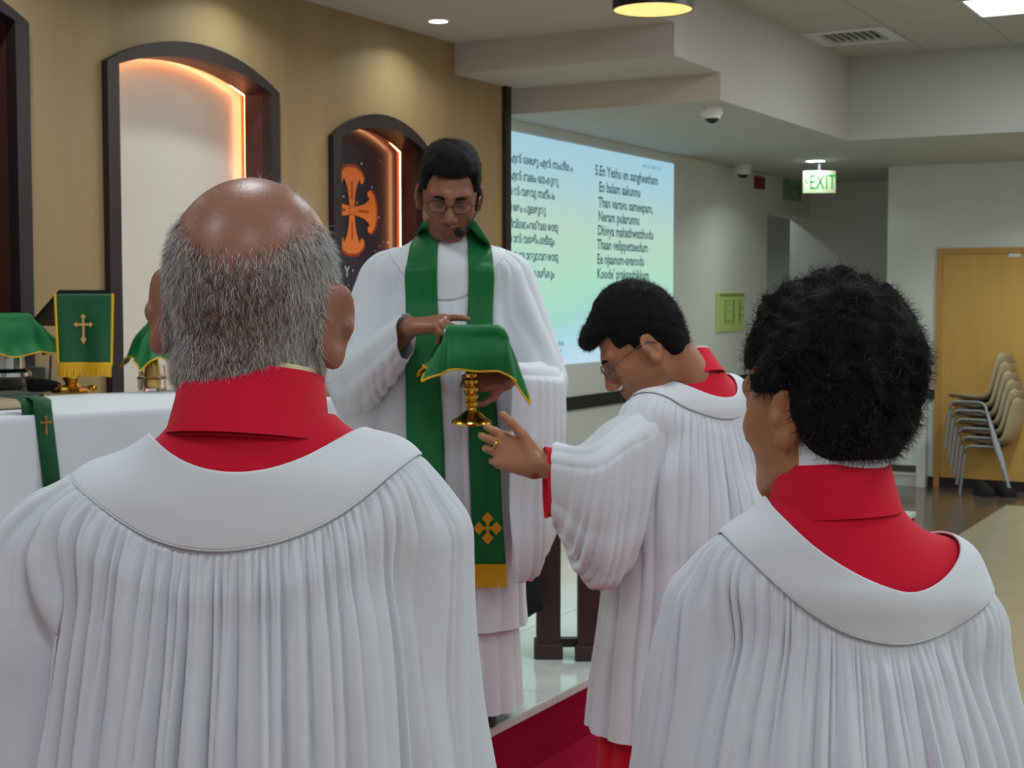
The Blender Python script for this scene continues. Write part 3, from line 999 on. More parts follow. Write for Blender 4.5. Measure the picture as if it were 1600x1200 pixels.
def veil(name, parent, center, h, S, rot, alpha_mid, alpha_cor, material, trim_mat, seed=0, zmin=None, n=56, fold=0.012, tilt=None, droop=0.0):
    """square cloth draped over a flat square top; center is in the parent's frame"""
    rs_ = random.Random(seed)
    ph = [rs_.uniform(0, 6.28) for _ in range(4)]
    us = np.linspace(-S, S, n)
    U, W = np.meshgrid(us, us, indexing='ij')
    cu, cw = np.clip(U, -h, h), np.clip(W, -h, h)
    du, dw_ = U - cu, W - cw
    d = np.hypot(du, dw_)
    wu, wv = np.where(d > 1e-6, du / np.maximum(d, 1e-6), 0), np.where(d > 1e-6, dw_ / np.maximum(d, 1e-6), 0)
    corner = np.minimum(np.abs(wu), np.abs(wv)) * 1.414
    al = alpha_mid + (alpha_cor - alpha_mid) * corner
    al = al + 0.10 * np.sin(U * 38 + ph[0]) * (1 - corner) + 0.08 * np.sin(W * 41 + ph[1]) * (1 - corner)
    soft = np.clip(d / 0.03, 0, 1)
    al = al * (0.25 + 0.75 * soft)
    run, drop = d * np.cos(al), d * np.sin(al)
    ang = np.arctan2(wv, wu)
    wav = fold * np.clip(d / 0.12, 0, 1) * np.sin(ang * 8 + ph[2] + U * 12)
    X = cu + wu * (run + wav)
    Y = cw + wv * (run + wav)
    Z = -drop + 0.002 * np.sin(U * 60 + ph[3]) * np.sin(W * 50)
    P = np.stack([X, Y, Z], -1).reshape(-1, 3)
    c, s = math.cos(rot), math.sin(rot)
    P = P @ np.array([[c, s, 0], [-s, c, 0], [0, 0, 1]])
    if tilt is not None:
        P = P @ np.array(Matrix.Rotation(tilt[0], 3, 'X').transposed()) @ np.array(Matrix.Rotation(tilt[1], 3, 'Y').transposed())
    P[:, 2] -= droop * np.clip((P[:, 0] - h * 0.8) / (S * 0.6), 0, 1) ** 1.3
    P[:, 0] -= droop * 0.25 * np.clip((P[:, 0] - h * 0.8) / (S * 0.6), 0, 1)
    P = P + np.asarray(center)
    if zmin is not None:
        P[:, 2] = np.maximum(P[:, 2], zmin + 0.004)
    idx = np.arange(n * n).reshape(n, n)
    Fq = np.stack([idx[:-1, :-1], idx[1:, :-1], idx[1:, 1:], idx[:-1, 1:]], -1).reshape(-1, 4)
    o = mesh_np(name, P, Fq, material, parent, smooth=True)
    md = o.modifiers.new('thick', 'SOLIDIFY')
    md.thickness = 0.0015
    bd = list(idx[:, 0]) + list(idx[-1, 1:]) + list(idx[-2::-1, -1]) + list(idx[0, -2:0:-1])
    MB().tube([P[i] for i in bd], 0.0032, n=6, closed=True).build('gold_trim', trim_mat, o, smooth=True)
    return o, P[bd]


AR = altar.rotation_euler[2]


def on_altar(name, px, py, label, cat, rot=0.0):
    q_ = on_z(px, py, ZT)
    o = empty(name, (q_[0], q_[1], ZT))
    o.rotation_euler = (0, 0, rot)
    return tag(o, label, cat)


CHAL = [(0.0001, 0.0), (0.062, 0.0), (0.064, 0.004), (0.060, 0.010), (0.045, 0.016), (0.030, 0.026), (0.016, 0.034), (0.015, 0.038), (0.022, 0.044), (0.022, 0.050), (0.014, 0.055), (0.022, 0.061), (0.022, 0.067), (0.014, 0.072),
        (0.023, 0.078), (0.023, 0.085), (0.014, 0.090), (0.022, 0.096), (0.022, 0.103), (0.014, 0.108), (0.02, 0.114), (0.02, 0.12), (0.014, 0.126), (0.026, 0.134), (0.038, 0.15), (0.043, 0.18), (0.045, 0.21), (0.043, 0.21), (0.040, 0.18), (0.0001, 0.15)]
# veiled vessel at the left: glass bowl under a green veil
v = on_altar('veiled_bowl', 8, 612, 'green veil draped over a glass bowl at the altar end', 'veil', YAW)
MB().lathe([(0.0001, 0.0), (0.085, 0.0), (0.10, 0.02), (0.105, 0.05), (0.112, 0.056), (0.108, 0.06), (0.098, 0.05), (0.09, 0.02), (0.0001, 0.012)], n=36).build('glass_bowl', M_GLASS, v, smooth=True)
MB().lathe([(0.0001, 0.055), (0.10, 0.058), (0.10, 0.075), (0.075, 0.09), (0.07, 0.20), (0.0001, 0.20)], n=30).build('silver_vessel', M_SILVER, v, smooth=True)
vb = cf(10, 492, 5.15)[2] - ZT
veil('green_veil', v, (-0.01, 0, vb), 0.08, 0.255, 0.62, math.radians(66), math.radians(38), M_GREEN, M_GOLDTHREAD, 3)
# veiled vessel behind the old man's ear
v = on_altar('veiled_cruet', 238, 610, 'green veil draped over a glass vessel near the lit niche', 'veil', YAW)
MB().lathe([(0.0001, 0.0), (0.055, 0.0), (0.055, 0.045), (0.06, 0.05), (0.052, 0.055), (0.05, 0.1), (0.045, 0.1), (0.045, 0.055), (0.048, 0.01), (0.0001, 0.006)], n=36).build('glass_jar', M_GLASS, v, smooth=True)
MB().lathe([(0.0001, 0.008), (0.03, 0.008), (0.034, 0.05), (0.026, 0.1), (0.02, 0.2), (0.0001, 0.2)], n=24).build('brass_vessel', M_BRASS, v, smooth=True)
vb = cf(240, 496, 5.55)[2] - ZT
veil('green_veil', v, (0.06, 0.0, vb), 0.045, 0.225, 0.5, math.radians(62), math.radians(52), M_GREEN, M_GOLDTHREAD, 9, zmin=0.0)

# book stand with antependium
st = on_altar('book_stand', 112, 613, 'brass book stand with green fringed antependium bearing a gold cross', 'book stand', YAW)
MB().lathe([(0.0001, 0), (0.075, 0), (0.078, 0.008), (0.05, 0.022), (0.026, 0.03), (0.022, 0.036), (0.032, 0.05), (0.032, 0.066), (0.02, 0.078), (0.008, 0.084), (0.007, 0.2), (0.0001, 0.2)], n=32).build('base', M_BRASS, st, smooth=True)
for a in range(3):
    an = a * 2.094 + 0.4
    MB().ball((0.075 * math.cos(an), 0.075 * math.sin(an), 0.014), (0.022, 0.022, 0.014), 8).build('foot', M_BRASS, st, smooth=True)
SD = (on_z(112, 613, ZT) - CAM) @ np.array([-SY, CY, 0])


def stl(px, py, dd=0.0):
    l = cf(px, py, SD + dd)
    c0 = cf(112, 613, SD)
    return np.array([l[0] - c0[0], dd, l[2] - ZT])


tl, tr = stl(86, 459, -0.02), stl(176, 459, -0.02)
bl_, br = stl(92, 571, -0.07), stl(174, 571, -0.07)
# slanted board behind (the open book faces away)
bA, bB = stl(52, 503, 0.22), stl(92, 458, -0.01)
bC, bD = stl(172, 458, -0.01), stl(140, 503, 0.22)
dz = np.array([0, 0, -0.016])
MB().add([bA, bB, bC, bD, bA + dz, bB + dz, bC + dz, bD + dz], [(0, 1, 2, 3), (7, 6, 5, 4), (0, 4, 5, 1), (1, 5, 6, 2), (2, 6, 7, 3), (3, 7, 4, 0)]).build('book_rest', M_DARKWOOD, st)
dz2 = np.array([0, 0.0, 0.012])
MB().add([bA + dz2 * .1, bB, bC, bD, bA + dz2, bB + dz2, bC + dz2, bD + dz2], [(0, 1, 2, 3), (7, 6, 5, 4), (0, 4, 5, 1), (1, 5, 6, 2), (2, 6, 7, 3), (3, 7, 4, 0)]).build('open_book', M_CLOTHBLK, st)
MB().tube([(0, 0, 0.2), (0.0, 0.06, 0.31)], 0.01).build('stem', M_BRASS, st)
pts3 = []
nU, nV = 24, 20
V = []
for j in range(nV + 1):
    for i in range(nU + 1):
        u, w = i / nU, j / nV
        p = (tl * (1 - u) + tr * u) * (1 - w) + (bl_ * (1 - u) + br * u) * w
        p = p + np.array([0, -0.012 * math.sin(u * 9.0 + 0.5) * w, 0])
        V.append(p)
Fs = [(j * (nU + 1) + i, (j + 1) * (nU + 1) + i, (j + 1) * (nU + 1) + i + 1, j * (nU + 1) + i + 1) for j in range(nV) for i in range(nU)]
ant = mesh_np('antependium', V, Fs, M_GREEN_D, st, smooth=True)
md = ant.modifiers.new('t', 'SOLIDIFY')
md.thickness = 0.002
V = np.array(V)
W1 = nU + 1
for cset in (V[0::W1], V[nU::W1]):
    MB().tube(cset, 0.005, n=6).build('gold_edging', M_GOLDTHREAD, ant, smooth=True)
m = MB()
rs = random.Random(5)
for k in range(70):
    u = k / 69
    p0 = bl_ * (1 - u) + br * u + np.array([0, -0.012 * math.sin(u * 9.0 + 0.5) - 0.003, 0.012])
    p1 = p0 + np.array([rs.uniform(-0.003, 0.003), rs.uniform(-0.003, 0.003), -0.052 + rs.uniform(-0.005, 0.004)])
    m.tube([p0, p1], 0.0026, n=5)
m.build('fringe', M_GOLDTHREAD, ant)['kind'] = 'stuff'


def latin_cross(name, parent, c, ex, ez, s, material, nrm):
    """budded latin cross lying on a cloth: c centre, ex/ez in-plane axes"""
    m = MB()
    c, ex, ez, nrm = map(np.asarray, (c, ex, ez, nrm))
    arms = [(0, 1, 0.62), (0, -1, 1.15), (1, 0, 0.55), (-1, 0, 0.55)]
    for sx_, sz_, L in arms:
        d_ = ex * sx_ + ez * sz_
        p_ = ex * sz_ + ez * sx_
        pts = [(0.05, 0.06), (0.62 * L, 0.06), (0.72 * L, 0.17), (0.82 * L, 0.10), (1.0 * L, 0.0)]
        poly = [c + s * (d_ * a + p_ * b_) for a, b_ in pts] + [c + s * (d_ * a - p_ * b_) for a, b_ in pts[-2::-1]]
        k = len(poly)
        m.add([p + nrm * 0.003 for p in poly] + [p for p in poly], [tuple(range(k))] + [(i, (i + 1) % k, k + (i + 1) % k, k + i) for i in range(k)])
    m.add([c + s * 0.07 * (ex * a + ez * b_) + nrm * 0.003 for a, b_ in ((-1, -1), (1, -1), (1, 1), (-1, 1))], [(0, 1, 2, 3)])
    return m.build(name, material, parent)


cc = (tl + tr) / 2 * 0.57 + (bl_ + br) / 2 * 0.43 + np.array([0, -0.012, 0])
ezv = ((tl + tr) - (bl_ + br)) / np.linalg.norm((tl + tr) - (bl_ + br))
latin_cross('gold_cross', ant, cc, (1, 0, 0), ezv, 0.066, mat('gold_embroidery', srgb(214, 156, 96), 0.35, metal=0.6), (0, -1, 0))

# small grey radio and dark pouch behind the bowl
t = on_altar('small_radio', 55, 607, 'small grey handheld radio lying behind the bowl on the altar', 'radio', YAW)
MB().box((-0.10, -0.0, 0.035), (0.045, 0.05, 0.085)).build('case', mat('radio_grey', srgb(150, 144, 138), 0.5), t, bevel=0.008)
MB().box((-0.09, -0.003, 0.042), (-0.03, 0.0, 0.078)).build('speaker_grille', M_GREYVENT, t)
MB().tube([(0.05, 0.03, 0.03), (0.055, 0.03, 0.13)], 0.004).build('aerial', M_BLACK, t)
MB().box((-0.10, 0.0, 0.0), (0.045, 0.06, 0.035)).build('cradle', M_GREYVENT, t, bevel=0.006)
t = on_altar('black_pouch', 62, 612, 'soft black pouch lying beside the brass stand on the altar', 'pouch', YAW)
MB().ball((-0.005, 0.02, 0.022), (0.085, 0.04, 0.026), 12).build('pouch', M_CLOTHBLK, t, smooth=True)
# bible with hanging markers
t = on_altar('altar_book', 30, 640, 'thick book with dark cover at the front edge of the altar', 'book', AR)
MB().box((-0.22, 0.01, 0.004), (0.075, 0.20, 0.044)).build('pages', M_PAPER, t)
MB().box((-0.225, 0.0, 0.044), (0.085, 0.21, 0.049)).box((0.077, 0.0, 0.0), (0.085, 0.21, 0.048)).box((-0.225, 0.0, 0.0), (0.085, 0.21, 0.004)).build('cover', mat('dark_green_cover', srgb(52, 58, 50), 0.5), t)


def ribbon(name, parent, pts, w, dirx, material, fringe_mat, crossmat=None):
    pts = [np.asarray(p, float) for p in pts]
    dirx = np.asarray(dirx, float)
    V = []
    for p in pts:
        V += [p - dirx * w / 2, p, p + dirx * w / 2]
    Fs = []
    for i in range(len(pts) - 1):
        for k in range(2):
            Fs.append((i * 3 + k, (i + 1) * 3 + k, (i + 1) * 3 + k + 1, i * 3 + k + 1))
    o = mesh_np(name, V, Fs, material, parent, smooth=True)
    md = o.modifiers.new('t', 'SOLIDIFY')
    md.thickness = 0.002
    m = MB()
    for k in range(26):
        u = k / 25 - 0.5
        p0 = pts[-1] + dirx * w * u + np.array([0, -0.002, 0.006])
        m.tube([p0, p0 + np.array([0, 0, -0.042])], 0.002, n=5)
    f = m.build('fringe', fringe_mat, o)
    f['kind'] = 'stuff'
    return o


for k, (xo, dz_, L, lab) in enumerate(((0.055, 0.0, 0.225, 'green ribbon marker with gold cross hanging from the book, nearer the table end'), (0.018, -0.01, 0.25, 'green ribbon marker partly under another at the altar front'))):
    q_ = on_z(45 + (18 if k == 0 else 0), 648, ZT)
    o = empty('book_marker', (q_[0], q_[1], ZT))
    o.rotation_euler = (0, 0, AR)
    tag(o, lab, 'book marker', 'green markers at the altar book')
    yy = -0.012 - 0.007 * (1 - k)
    rb = ribbon('ribbon', o, [(0, 0.12, 0.053 - 0.002 * k), (0, 0.02, 0.053 - 0.002 * k), (0, yy + 0.004, 0.046 - 0.008 * k), (0, yy, 0.02), (0.006, yy - 0.012, -L * 0.4), (0.012, yy - 0.030, -L)], 0.058, (1, 0, 0), M_GREEN_D, M_GOLDTHREAD)
    latin_cross('gold_cross', rb, (0.004, yy - 0.010, -0.022 - 0.02 * k), (1, 0, 0), (0, 0, 1), 0.035, mat('copper_embroidery', srgb(196, 130, 70), 0.4, metal=0.5), (0, -1, 0))

# things at the right end of the altar
t = on_altar('wooden_lidded_jar', 497, 617, 'dark jar with an orange wooden lid at the end of the altar', 'jar', YAW)
MB().lathe([(0.0001, 0.06), (0.03, 0.06), (0.042, 0.085), (0.045, 0.11), (0.03, 0.125), (0.0001, 0.125)], n=28).build('bowl', M_BLACK, t, smooth=True)
MB().lathe([(0.0001, 0.125), (0.055, 0.125), (0.06, 0.135), (0.055, 0.146), (0.0001, 0.15)], n=28).build('lid', mat('orange_wood', srgb(206, 128, 62), 0.4), t, smooth=True)
MB().lathe([(0.0001, 0), (0.028, 0), (0.03, 0.004), (0.026, 0.06), (0.0001, 0.06)], n=24).build('glass_base', M_WHITEPL, t, smooth=True)
# ================================================================== figures: signed-distance bodies, draped robes, hair
def Rz(a):
    c, s = math.cos(a), math.sin(a)
    return np.array([[c, -s, 0], [s, c, 0], [0, 0, 1.0]])


def Rx(a):
    c, s = math.cos(a), math.sin(a)
    return np.array([[1.0, 0, 0], [0, c, -s], [0, s, c]])


def Ry(a):
    c, s = math.cos(a), math.sin(a)
    return np.array([[c, 0, s], [0, 1.0, 0], [-s, 0, c]])


def A3(*v):
    return np.array(v, float)


def ell(c, r, R=None, k=0.02, op='u'):
    return dict(t='e', c=np.asarray(c, float), r=np.asarray(r, float), R=np.eye(3) if R is None else R, k=k, op=op)


def cap(a, b, r1, r2=None, k=0.02, op='u', sy=1.0):
    return dict(t='c', a=np.asarray(a, float), b=np.asarray(b, float), r1=r1, r2=r1 if r2 is None else r2, k=k, op=op, sy=sy)


def fun(f, lo, hi, k=0.01, op='u'):
    return dict(t='f', f=f, lo=np.asarray(lo, float), hi=np.asarray(hi, float), k=k, op=op)


def pd(p, P):
    if p['t'] == 'e':
        q = (P - p['c']) @ p['R']
        r = p['r']
        k0 = np.sqrt(((q / r) ** 2).sum(-1))
        k1 = np.sqrt(((q / (r * r)) ** 2).sum(-1)) + 1e-9
        return k0 * (k0 - 1.0) / k1
    if p['t'] == 'c':
        s = np.array([1, 1 / p['sy'], 1])
        a, b = p['a'] * s, p['b'] * s
        Q = P * s if p['sy'] != 1.0 else P
        ab = b - a
        t = np.clip(((Q - a) @ ab) / (ab @ ab + 1e-12), 0, 1)
        return np.sqrt(((Q - a - t[..., None] * ab) ** 2).sum(-1)) - (p['r1'] + (p['r2'] - p['r1']) * t)
    return p['f'](P)


def pbox(p):
    if p['t'] == 'e':
        e = np.abs(p['R']) @ p['r']
        return p['c'] - e, p['c'] + e
    if p['t'] == 'c':
        r = max(p['r1'], p['r2'])
        return np.minimum(p['a'], p['b']) - r, np.maximum(p['a'], p['b']) + r
    return p['lo'], p['hi']


def comb(d, b, k, op):
    if op == 'u':
        h = np.clip(0.5 + 0.5 * (d - b) / k, 0, 1)
        return d * (1 - h) + b * h - k * h * (1 - h)
    if op == 's':                                           # subtract
        h = np.clip(0.5 - 0.5 * (d + b) / k, 0, 1)
        return d * (1 - h) - b * h + k * h * (1 - h)
    h = np.clip(0.5 - 0.5 * (d - b) / k, 0, 1)              # intersect
    return d * (1 - h) + b * h + k * h * (1 - h)


def field(prims):
    def f(P):
        d = np.full(P.shape[:-1], 5.0)
        for p in prims:
            d = comb(d, pd(p, P), p['k'], p['op'])
        return d
    return f


def axis_grid(lo, hi, coarse, spans):
    """non-uniform axis: fine step inside the given spans (lo,hi,step)"""
    xs = [lo]
    while xs[-1] < hi:
        x = xs[-1]
        st = coarse
        for a, b_, s in spans:
            if a - 1e-9 <= x < b_:
                st = min(st, s)
            elif x < a < x + st:
                st = min(st, max(a - x, s))
        xs.append(x + st)
    return np.array(xs)


def surface_nets(xs, ys, zs, prims):
    D = np.full((len(xs), len(ys), len(zs)), 1.0, dtype=np.float32)
    ax_ = (xs, ys, zs)
    for p in prims:
        lo, hi = pbox(p)
        mg = p['k'] + 0.03
        sl = []
        for i in range(3):
            a = max(np.searchsorted(ax_[i], lo[i] - mg) - 1, 0)
            b_ = min(np.searchsorted(ax_[i], hi[i] + mg) + 1, len(ax_[i]))
            sl.append(slice(a, b_))
        if any(s.stop <= s.start for s in sl):
            continue
        G = np.stack(np.meshgrid(xs[sl[0]], ys[sl[1]], zs[sl[2]], indexing='ij'), -1)
        sub_ = D[tuple(sl)]
        D[tuple(sl)] = comb(sub_, pd(p, G), p['k'], p['op'])
    S = D < 0
    nx, ny, nz = (n - 1 for n in S.shape)
    cnt = np.zeros((nx, ny, nz), dtype=np.int8)
    for i in (0, 1):
        for j in (0, 1):
            for k in (0, 1):
                cnt += S[i:i + nx, j:j + ny, k:k + nz]
    act = (cnt > 0) & (cnt < 8)
    I, J, K = np.nonzero(act)
    vid = np.full((nx, ny, nz), -1, dtype=np.int64)
    vid[I, J, K] = np.arange(len(I))
    acc = np.zeros((len(I), 3))
    num = np.zeros(len(I))
    corners = [(i, j, k) for i in (0, 1) for j in (0, 1) for k in (0, 1)]
    for a in range(8):
        for b_ in range(a + 1, 8):
            ca, cb = corners[a], corners[b_]
            if sum(abs(ca[q] - cb[q]) for q in range(3)) != 1:
                continue
            da = D[I + ca[0], J + ca[1], K + ca[2]].astype(float)
            db = D[I + cb[0], J + cb[1], K + cb[2]].astype(float)
            cr_ = (da < 0) != (db < 0)
            t = np.where(cr_, da / np.where(cr_, da - db, 1), 0)
            pa = np.stack([xs[I + ca[0]], ys[J + ca[1]], zs[K + ca[2]]], -1)
            pb_ = np.stack([xs[I + cb[0]], ys[J + cb[1]], zs[K + cb[2]]], -1)
            acc += np.where(cr_[:, None], pa + (pb_ - pa) * t[:, None], 0)
            num += cr_
    V = acc / np.maximum(num, 1)[:, None]
    Fl = []
    # x edges
    c_ = (S[:-1, 1:-1, 1:-1] != S[1:, 1:-1, 1:-1])
    i, j, k = np.nonzero(c_)
    j, k = j + 1, k + 1
    q = np.stack([vid[i, j - 1, k - 1], vid[i, j, k - 1], vid[i, j, k], vid[i, j - 1, k]], -1)
    fl_ = ~S[i, j, k]
    q[fl_] = q[fl_][:, ::-1]
    Fl.append(q)
    c_ = (S[1:-1, :-1, 1:-1] != S[1:-1, 1:, 1:-1])
    i, j, k = np.nonzero(c_)
    i, k = i + 1, k + 1
    q = np.stack([vid[i - 1, j, k - 1], vid[i - 1, j, k], vid[i, j, k], vid[i, j, k - 1]], -1)
    fl_ = ~S[i, j, k]
    q[fl_] = q[fl_][:, ::-1]
    Fl.append(q)
    c_ = (S[1:-1, 1:-1, :-1] != S[1:-1, 1:-1, 1:])
    i, j, k = np.nonzero(c_)
    i, j = i + 1, j + 1
    q = np.stack([vid[i - 1, j - 1, k], vid[i, j - 1, k], vid[i, j, k], vid[i - 1, j, k]], -1)
    fl_ = ~S[i, j, k]
    q[fl_] = q[fl_][:, ::-1]
    Fl.append(q)
    Fq = np.concatenate(Fl)
    Fq = Fq[(Fq >= 0).all(1)]
    return V, Fq


def smooth_field(V, seed, scale):
    """cheap vectorised smooth noise in about -1..1"""
    r = np.random.default_rng(seed)
    o = np.zeros(len(V))
    for _ in range(7):
        d = r.normal(size=3)
        d /= np.linalg.norm(d)
        o += np.sin(V @ d * scale * r.uniform(0.6, 1.7) + r.uniform(0, 6.28))
    return o / 3.2


# ---- head in its own frame: x right, y forward (face), z up, origin between the ears
def head_prims(sc=1.0, ear=1.0, nose=1.0, earang=0.35):
    P = []
    P.append(ell((0, -0.012, 0.036), (0.076, 0.096, 0.087), k=0.02))
    P.append(ell((0, 0.028, -0.004), (0.065, 0.066, 0.088), k=0.03))
    P.append(ell((0, 0.028, -0.055), (0.055, 0.058, 0.048), k=0.03))
    P.append(ell((0, 0.074, -0.090), (0.022, 0.018, 0.018), k=0.025))
    for s in (-1, 1):
        P.append(ell((s * 0.043, 0.058, -0.018), (0.022, 0.022, 0.018), k=0.022))
        P.append(cap((s * 0.050, 0.0, -0.060), (s * 0.028, 0.06, -0.088), 0.016, k=0.025))
        P.append(cap((s * 0.010, 0.088, 0.030), (s * 0.046, 0.074, 0.030), 0.011, 0.009, k=0.016))
        P.append(ell((s * 0.031, 0.103, 0.010), (0.018, 0.020, 0.011), k=0.016, op='s'))
        P.append(ell((s * 0.031, 0.078, 0.009), (0.0145, 0.0135, 0.0125), k=0.006))
        P.append(ell((s * 0.0145, 0.104, -0.033), (0.0095, 0.010, 0.0085), k=0.006))
        P.append(ell((s * 0.007, 0.112, -0.040), (0.0035, 0.0055, 0.003), k=0.003, op='s'))
        # ear
        R = Rz(-s * earang) @ Ry(s * 0.12)
        c = A3(s * (0.069 + 0.021 * math.sin(earang) * ear), -0.014, -0.004)
        P.append(ell(c, (0.0075, 0.021 * ear, 0.033 * ear), R, k=0.010))
        P.append(ell(c + R @ A3(0, 0.006, -0.030 * ear), (0.0065, 0.010, 0.011), R, k=0.010))
        P.append(ell(c + R @ A3(s * 0.0085, 0.003, 0.000), (0.006, 0.012 * ear, 0.020 * ear), R, k=0.006, op='s'))
        P.append(ell(c + R @ A3(s * 0.005, 0.012 * ear, -0.003), (0.005, 0.005, 0.008), R, k=0.006))
    P.append(cap((0, 0.094, 0.018), (0, 0.116, -0.026), 0.0085 * nose, 0.0125 * nose, k=0.014))
    P.append(cap((-0.019, 0.091, -0.058), (0.0, 0.099, -0.0555), 0.0058, 0.0068, k=0.009))
    P.append(cap((0.019, 0.091, -0.058), (0.0, 0.099, -0.0555), 0.0058, 0.0068, k=0.009))
    P.append(cap((-0.016, 0.090, -0.0685), (0.0, 0.097, -0.070), 0.0062, 0.0076, k=0.007))
    P.append(cap((0.016, 0.090, -0.0685), (0.0, 0.097, -0.070), 0.0062, 0.0076, k=0.007))
    P.append(cap((-0.022, 0.097, -0.0628), (0.022, 0.097, -0.0628), 0.0012, k=0.004, op='s'))
    if sc != 1.0:
        for p in P:
            scale_prim(p, sc)
    return P


def scale_prim(p, s):
    for q in ('c', 'r', 'a', 'b', 'r1', 'r2', 'k'):
        if q in p:
            p[q] = p[q] * s


def place(prims, R, o):
    for p in prims:
        if p['t'] == 'e':
            p['c'] = R @ p['c'] + o
            p['R'] = R @ p['R']
        elif p['t'] == 'c':
            p['a'], p['b'] = R @ p['a'] + o, R @ p['b'] + o
    return prims


def hand_prims(w, f, n, side, curl, thumb=(0.5, 0.3), spread=0.0, sc=1.0, tdir=None):
    """w wrist, f finger direction, n back-of-hand normal, side +1/-1 picks the thumb side; returns prims and finger points"""
    f = f / np.linalg.norm(f)
    n = n - f * (n @ f)
    n /= np.linalg.norm(n)
    t = np.cross(f, n) * side
    P, tips = [], []
    offs = [0.031, 0.0105, -0.0105, -0.030]
    lens = [0.070, 0.079, 0.073, 0.056]
    rad = [0.0098, 0.0100, 0.0095, 0.0085]
    kx = [0.094, 0.098, 0.094, 0.086]
    for i in range(4):
        b0 = w + t * offs[i] * 0.62 * sc + f * 0.005
        k1 = w + (f * kx[i] + t * offs[i]) * sc
        P.append(cap(b0, k1, 0.0165 * sc, 0.0125 * sc, k=0.014))
        d = f + t * spread * (1.5 - i) * 0.4
        d /= np.linalg.norm(d)
        p0 = k1
        ang = 0.0
        for sgm, frac in enumerate((0.46, 0.30, 0.24)):
            ang += curl[i][sgm]
            dd = d * math.cos(ang) - n * math.sin(ang)
            p1 = p0 + dd * lens[i] * frac * sc
            P.append(cap(p0, p1, rad[i] * sc * (1 - 0.08 * sgm), rad[i] * sc * (0.92 - 0.09 * sgm), k=0.004))
            p0 = p1
        tips.append(p0)
    b0 = w + (f * 0.022 + t * 0.022 - n * 0.006) * sc
    td = (f * 0.62 + t * 0.78 - n * 0.15) if tdir is None else tdir
    td = td / np.linalg.norm(td)
    p1 = b0 + td * 0.046 * sc
    P.append(cap(b0, p1, 0.0165 * sc, 0.0125 * sc, k=0.014))
    d2 = td * math.cos(thumb[0]) + (f * 0.9 - t * 0.3 - n * 0.1) * math.sin(thumb[0])
    d2 /= np.linalg.norm(d2)
    p2 = p1 + d2 * 0.034 * sc
    P.append(cap(p1, p2, 0.0115 * sc, 0.0105 * sc, k=0.005))
    p3 = p2 + (d2 * math.cos(thumb[1]) + (f - t * 0.5) * math.sin(thumb[1])) * 0.026 * sc
    P.append(cap(p2, p3, 0.0105 * sc, 0.0085 * sc, k=0.005))
    return P, tips


# ---- robes
def trace(fld, O, Dr, tmax=0.75, it=34, margin=0.0):
    t = np.full(O.shape[:-1], tmax)
    for _ in range(it):
        d = fld(O + Dr * t[..., None]) - margin
        t = np.maximum(t - d * 0.8, 0.005)
    return O + Dr * t[..., None]


def grid_normals(P):
    du = np.roll(P, -1, 1) - np.roll(P, 1, 1)
    dv = np.gradient(P, axis=0)
    n = np.cross(du, dv)
    n /= np.linalg.norm(n, axis=-1, keepdims=True) + 1e-12
    return n


def pleats(seed, n, levels=4):
    """nested pleat boundaries: level 0 finest"""
    r = np.random.default_rng(seed)
    e = (np.arange(n) + r.uniform(-0.36, 0.36, n)) / n * 2 * math.pi
    out_ = []
    for l in range(levels):
        amp = r.uniform(0.35, 1.0, len(e))
        sk = r.uniform(-0.55, 0.55, len(e))
        out_.append((e.copy(), amp, sk))
        keep = np.sort(r.choice(len(e), max(len(e) // 2, 3), replace=False)) if l < levels - 1 else None
        if keep is not None:
            # spread choice: one of every two neighbours
            keep = np.array([2 * i + r.integers(0, 2) for i in range(len(e) // 2)])
            e = e[keep]
    return out_


def pleat_val(lv_, phi, sharp=0.75):
    e, amp, sk = lv_
    ph = np.mod(phi - e[0], 2 * math.pi) + e[0]
    ee = np.append(e, e[0] + 2 * math.pi)
    i = np.clip(np.searchsorted(ee, ph, side='right') - 1, 0, len(e) - 1)
    q = (ph - ee[i]) / (ee[i + 1] - ee[i])
    q = np.clip(q, 0, 1)
    q = q + sk[i] * q * (1 - q)
    return amp[i] * np.sin(math.pi * q) ** sharp


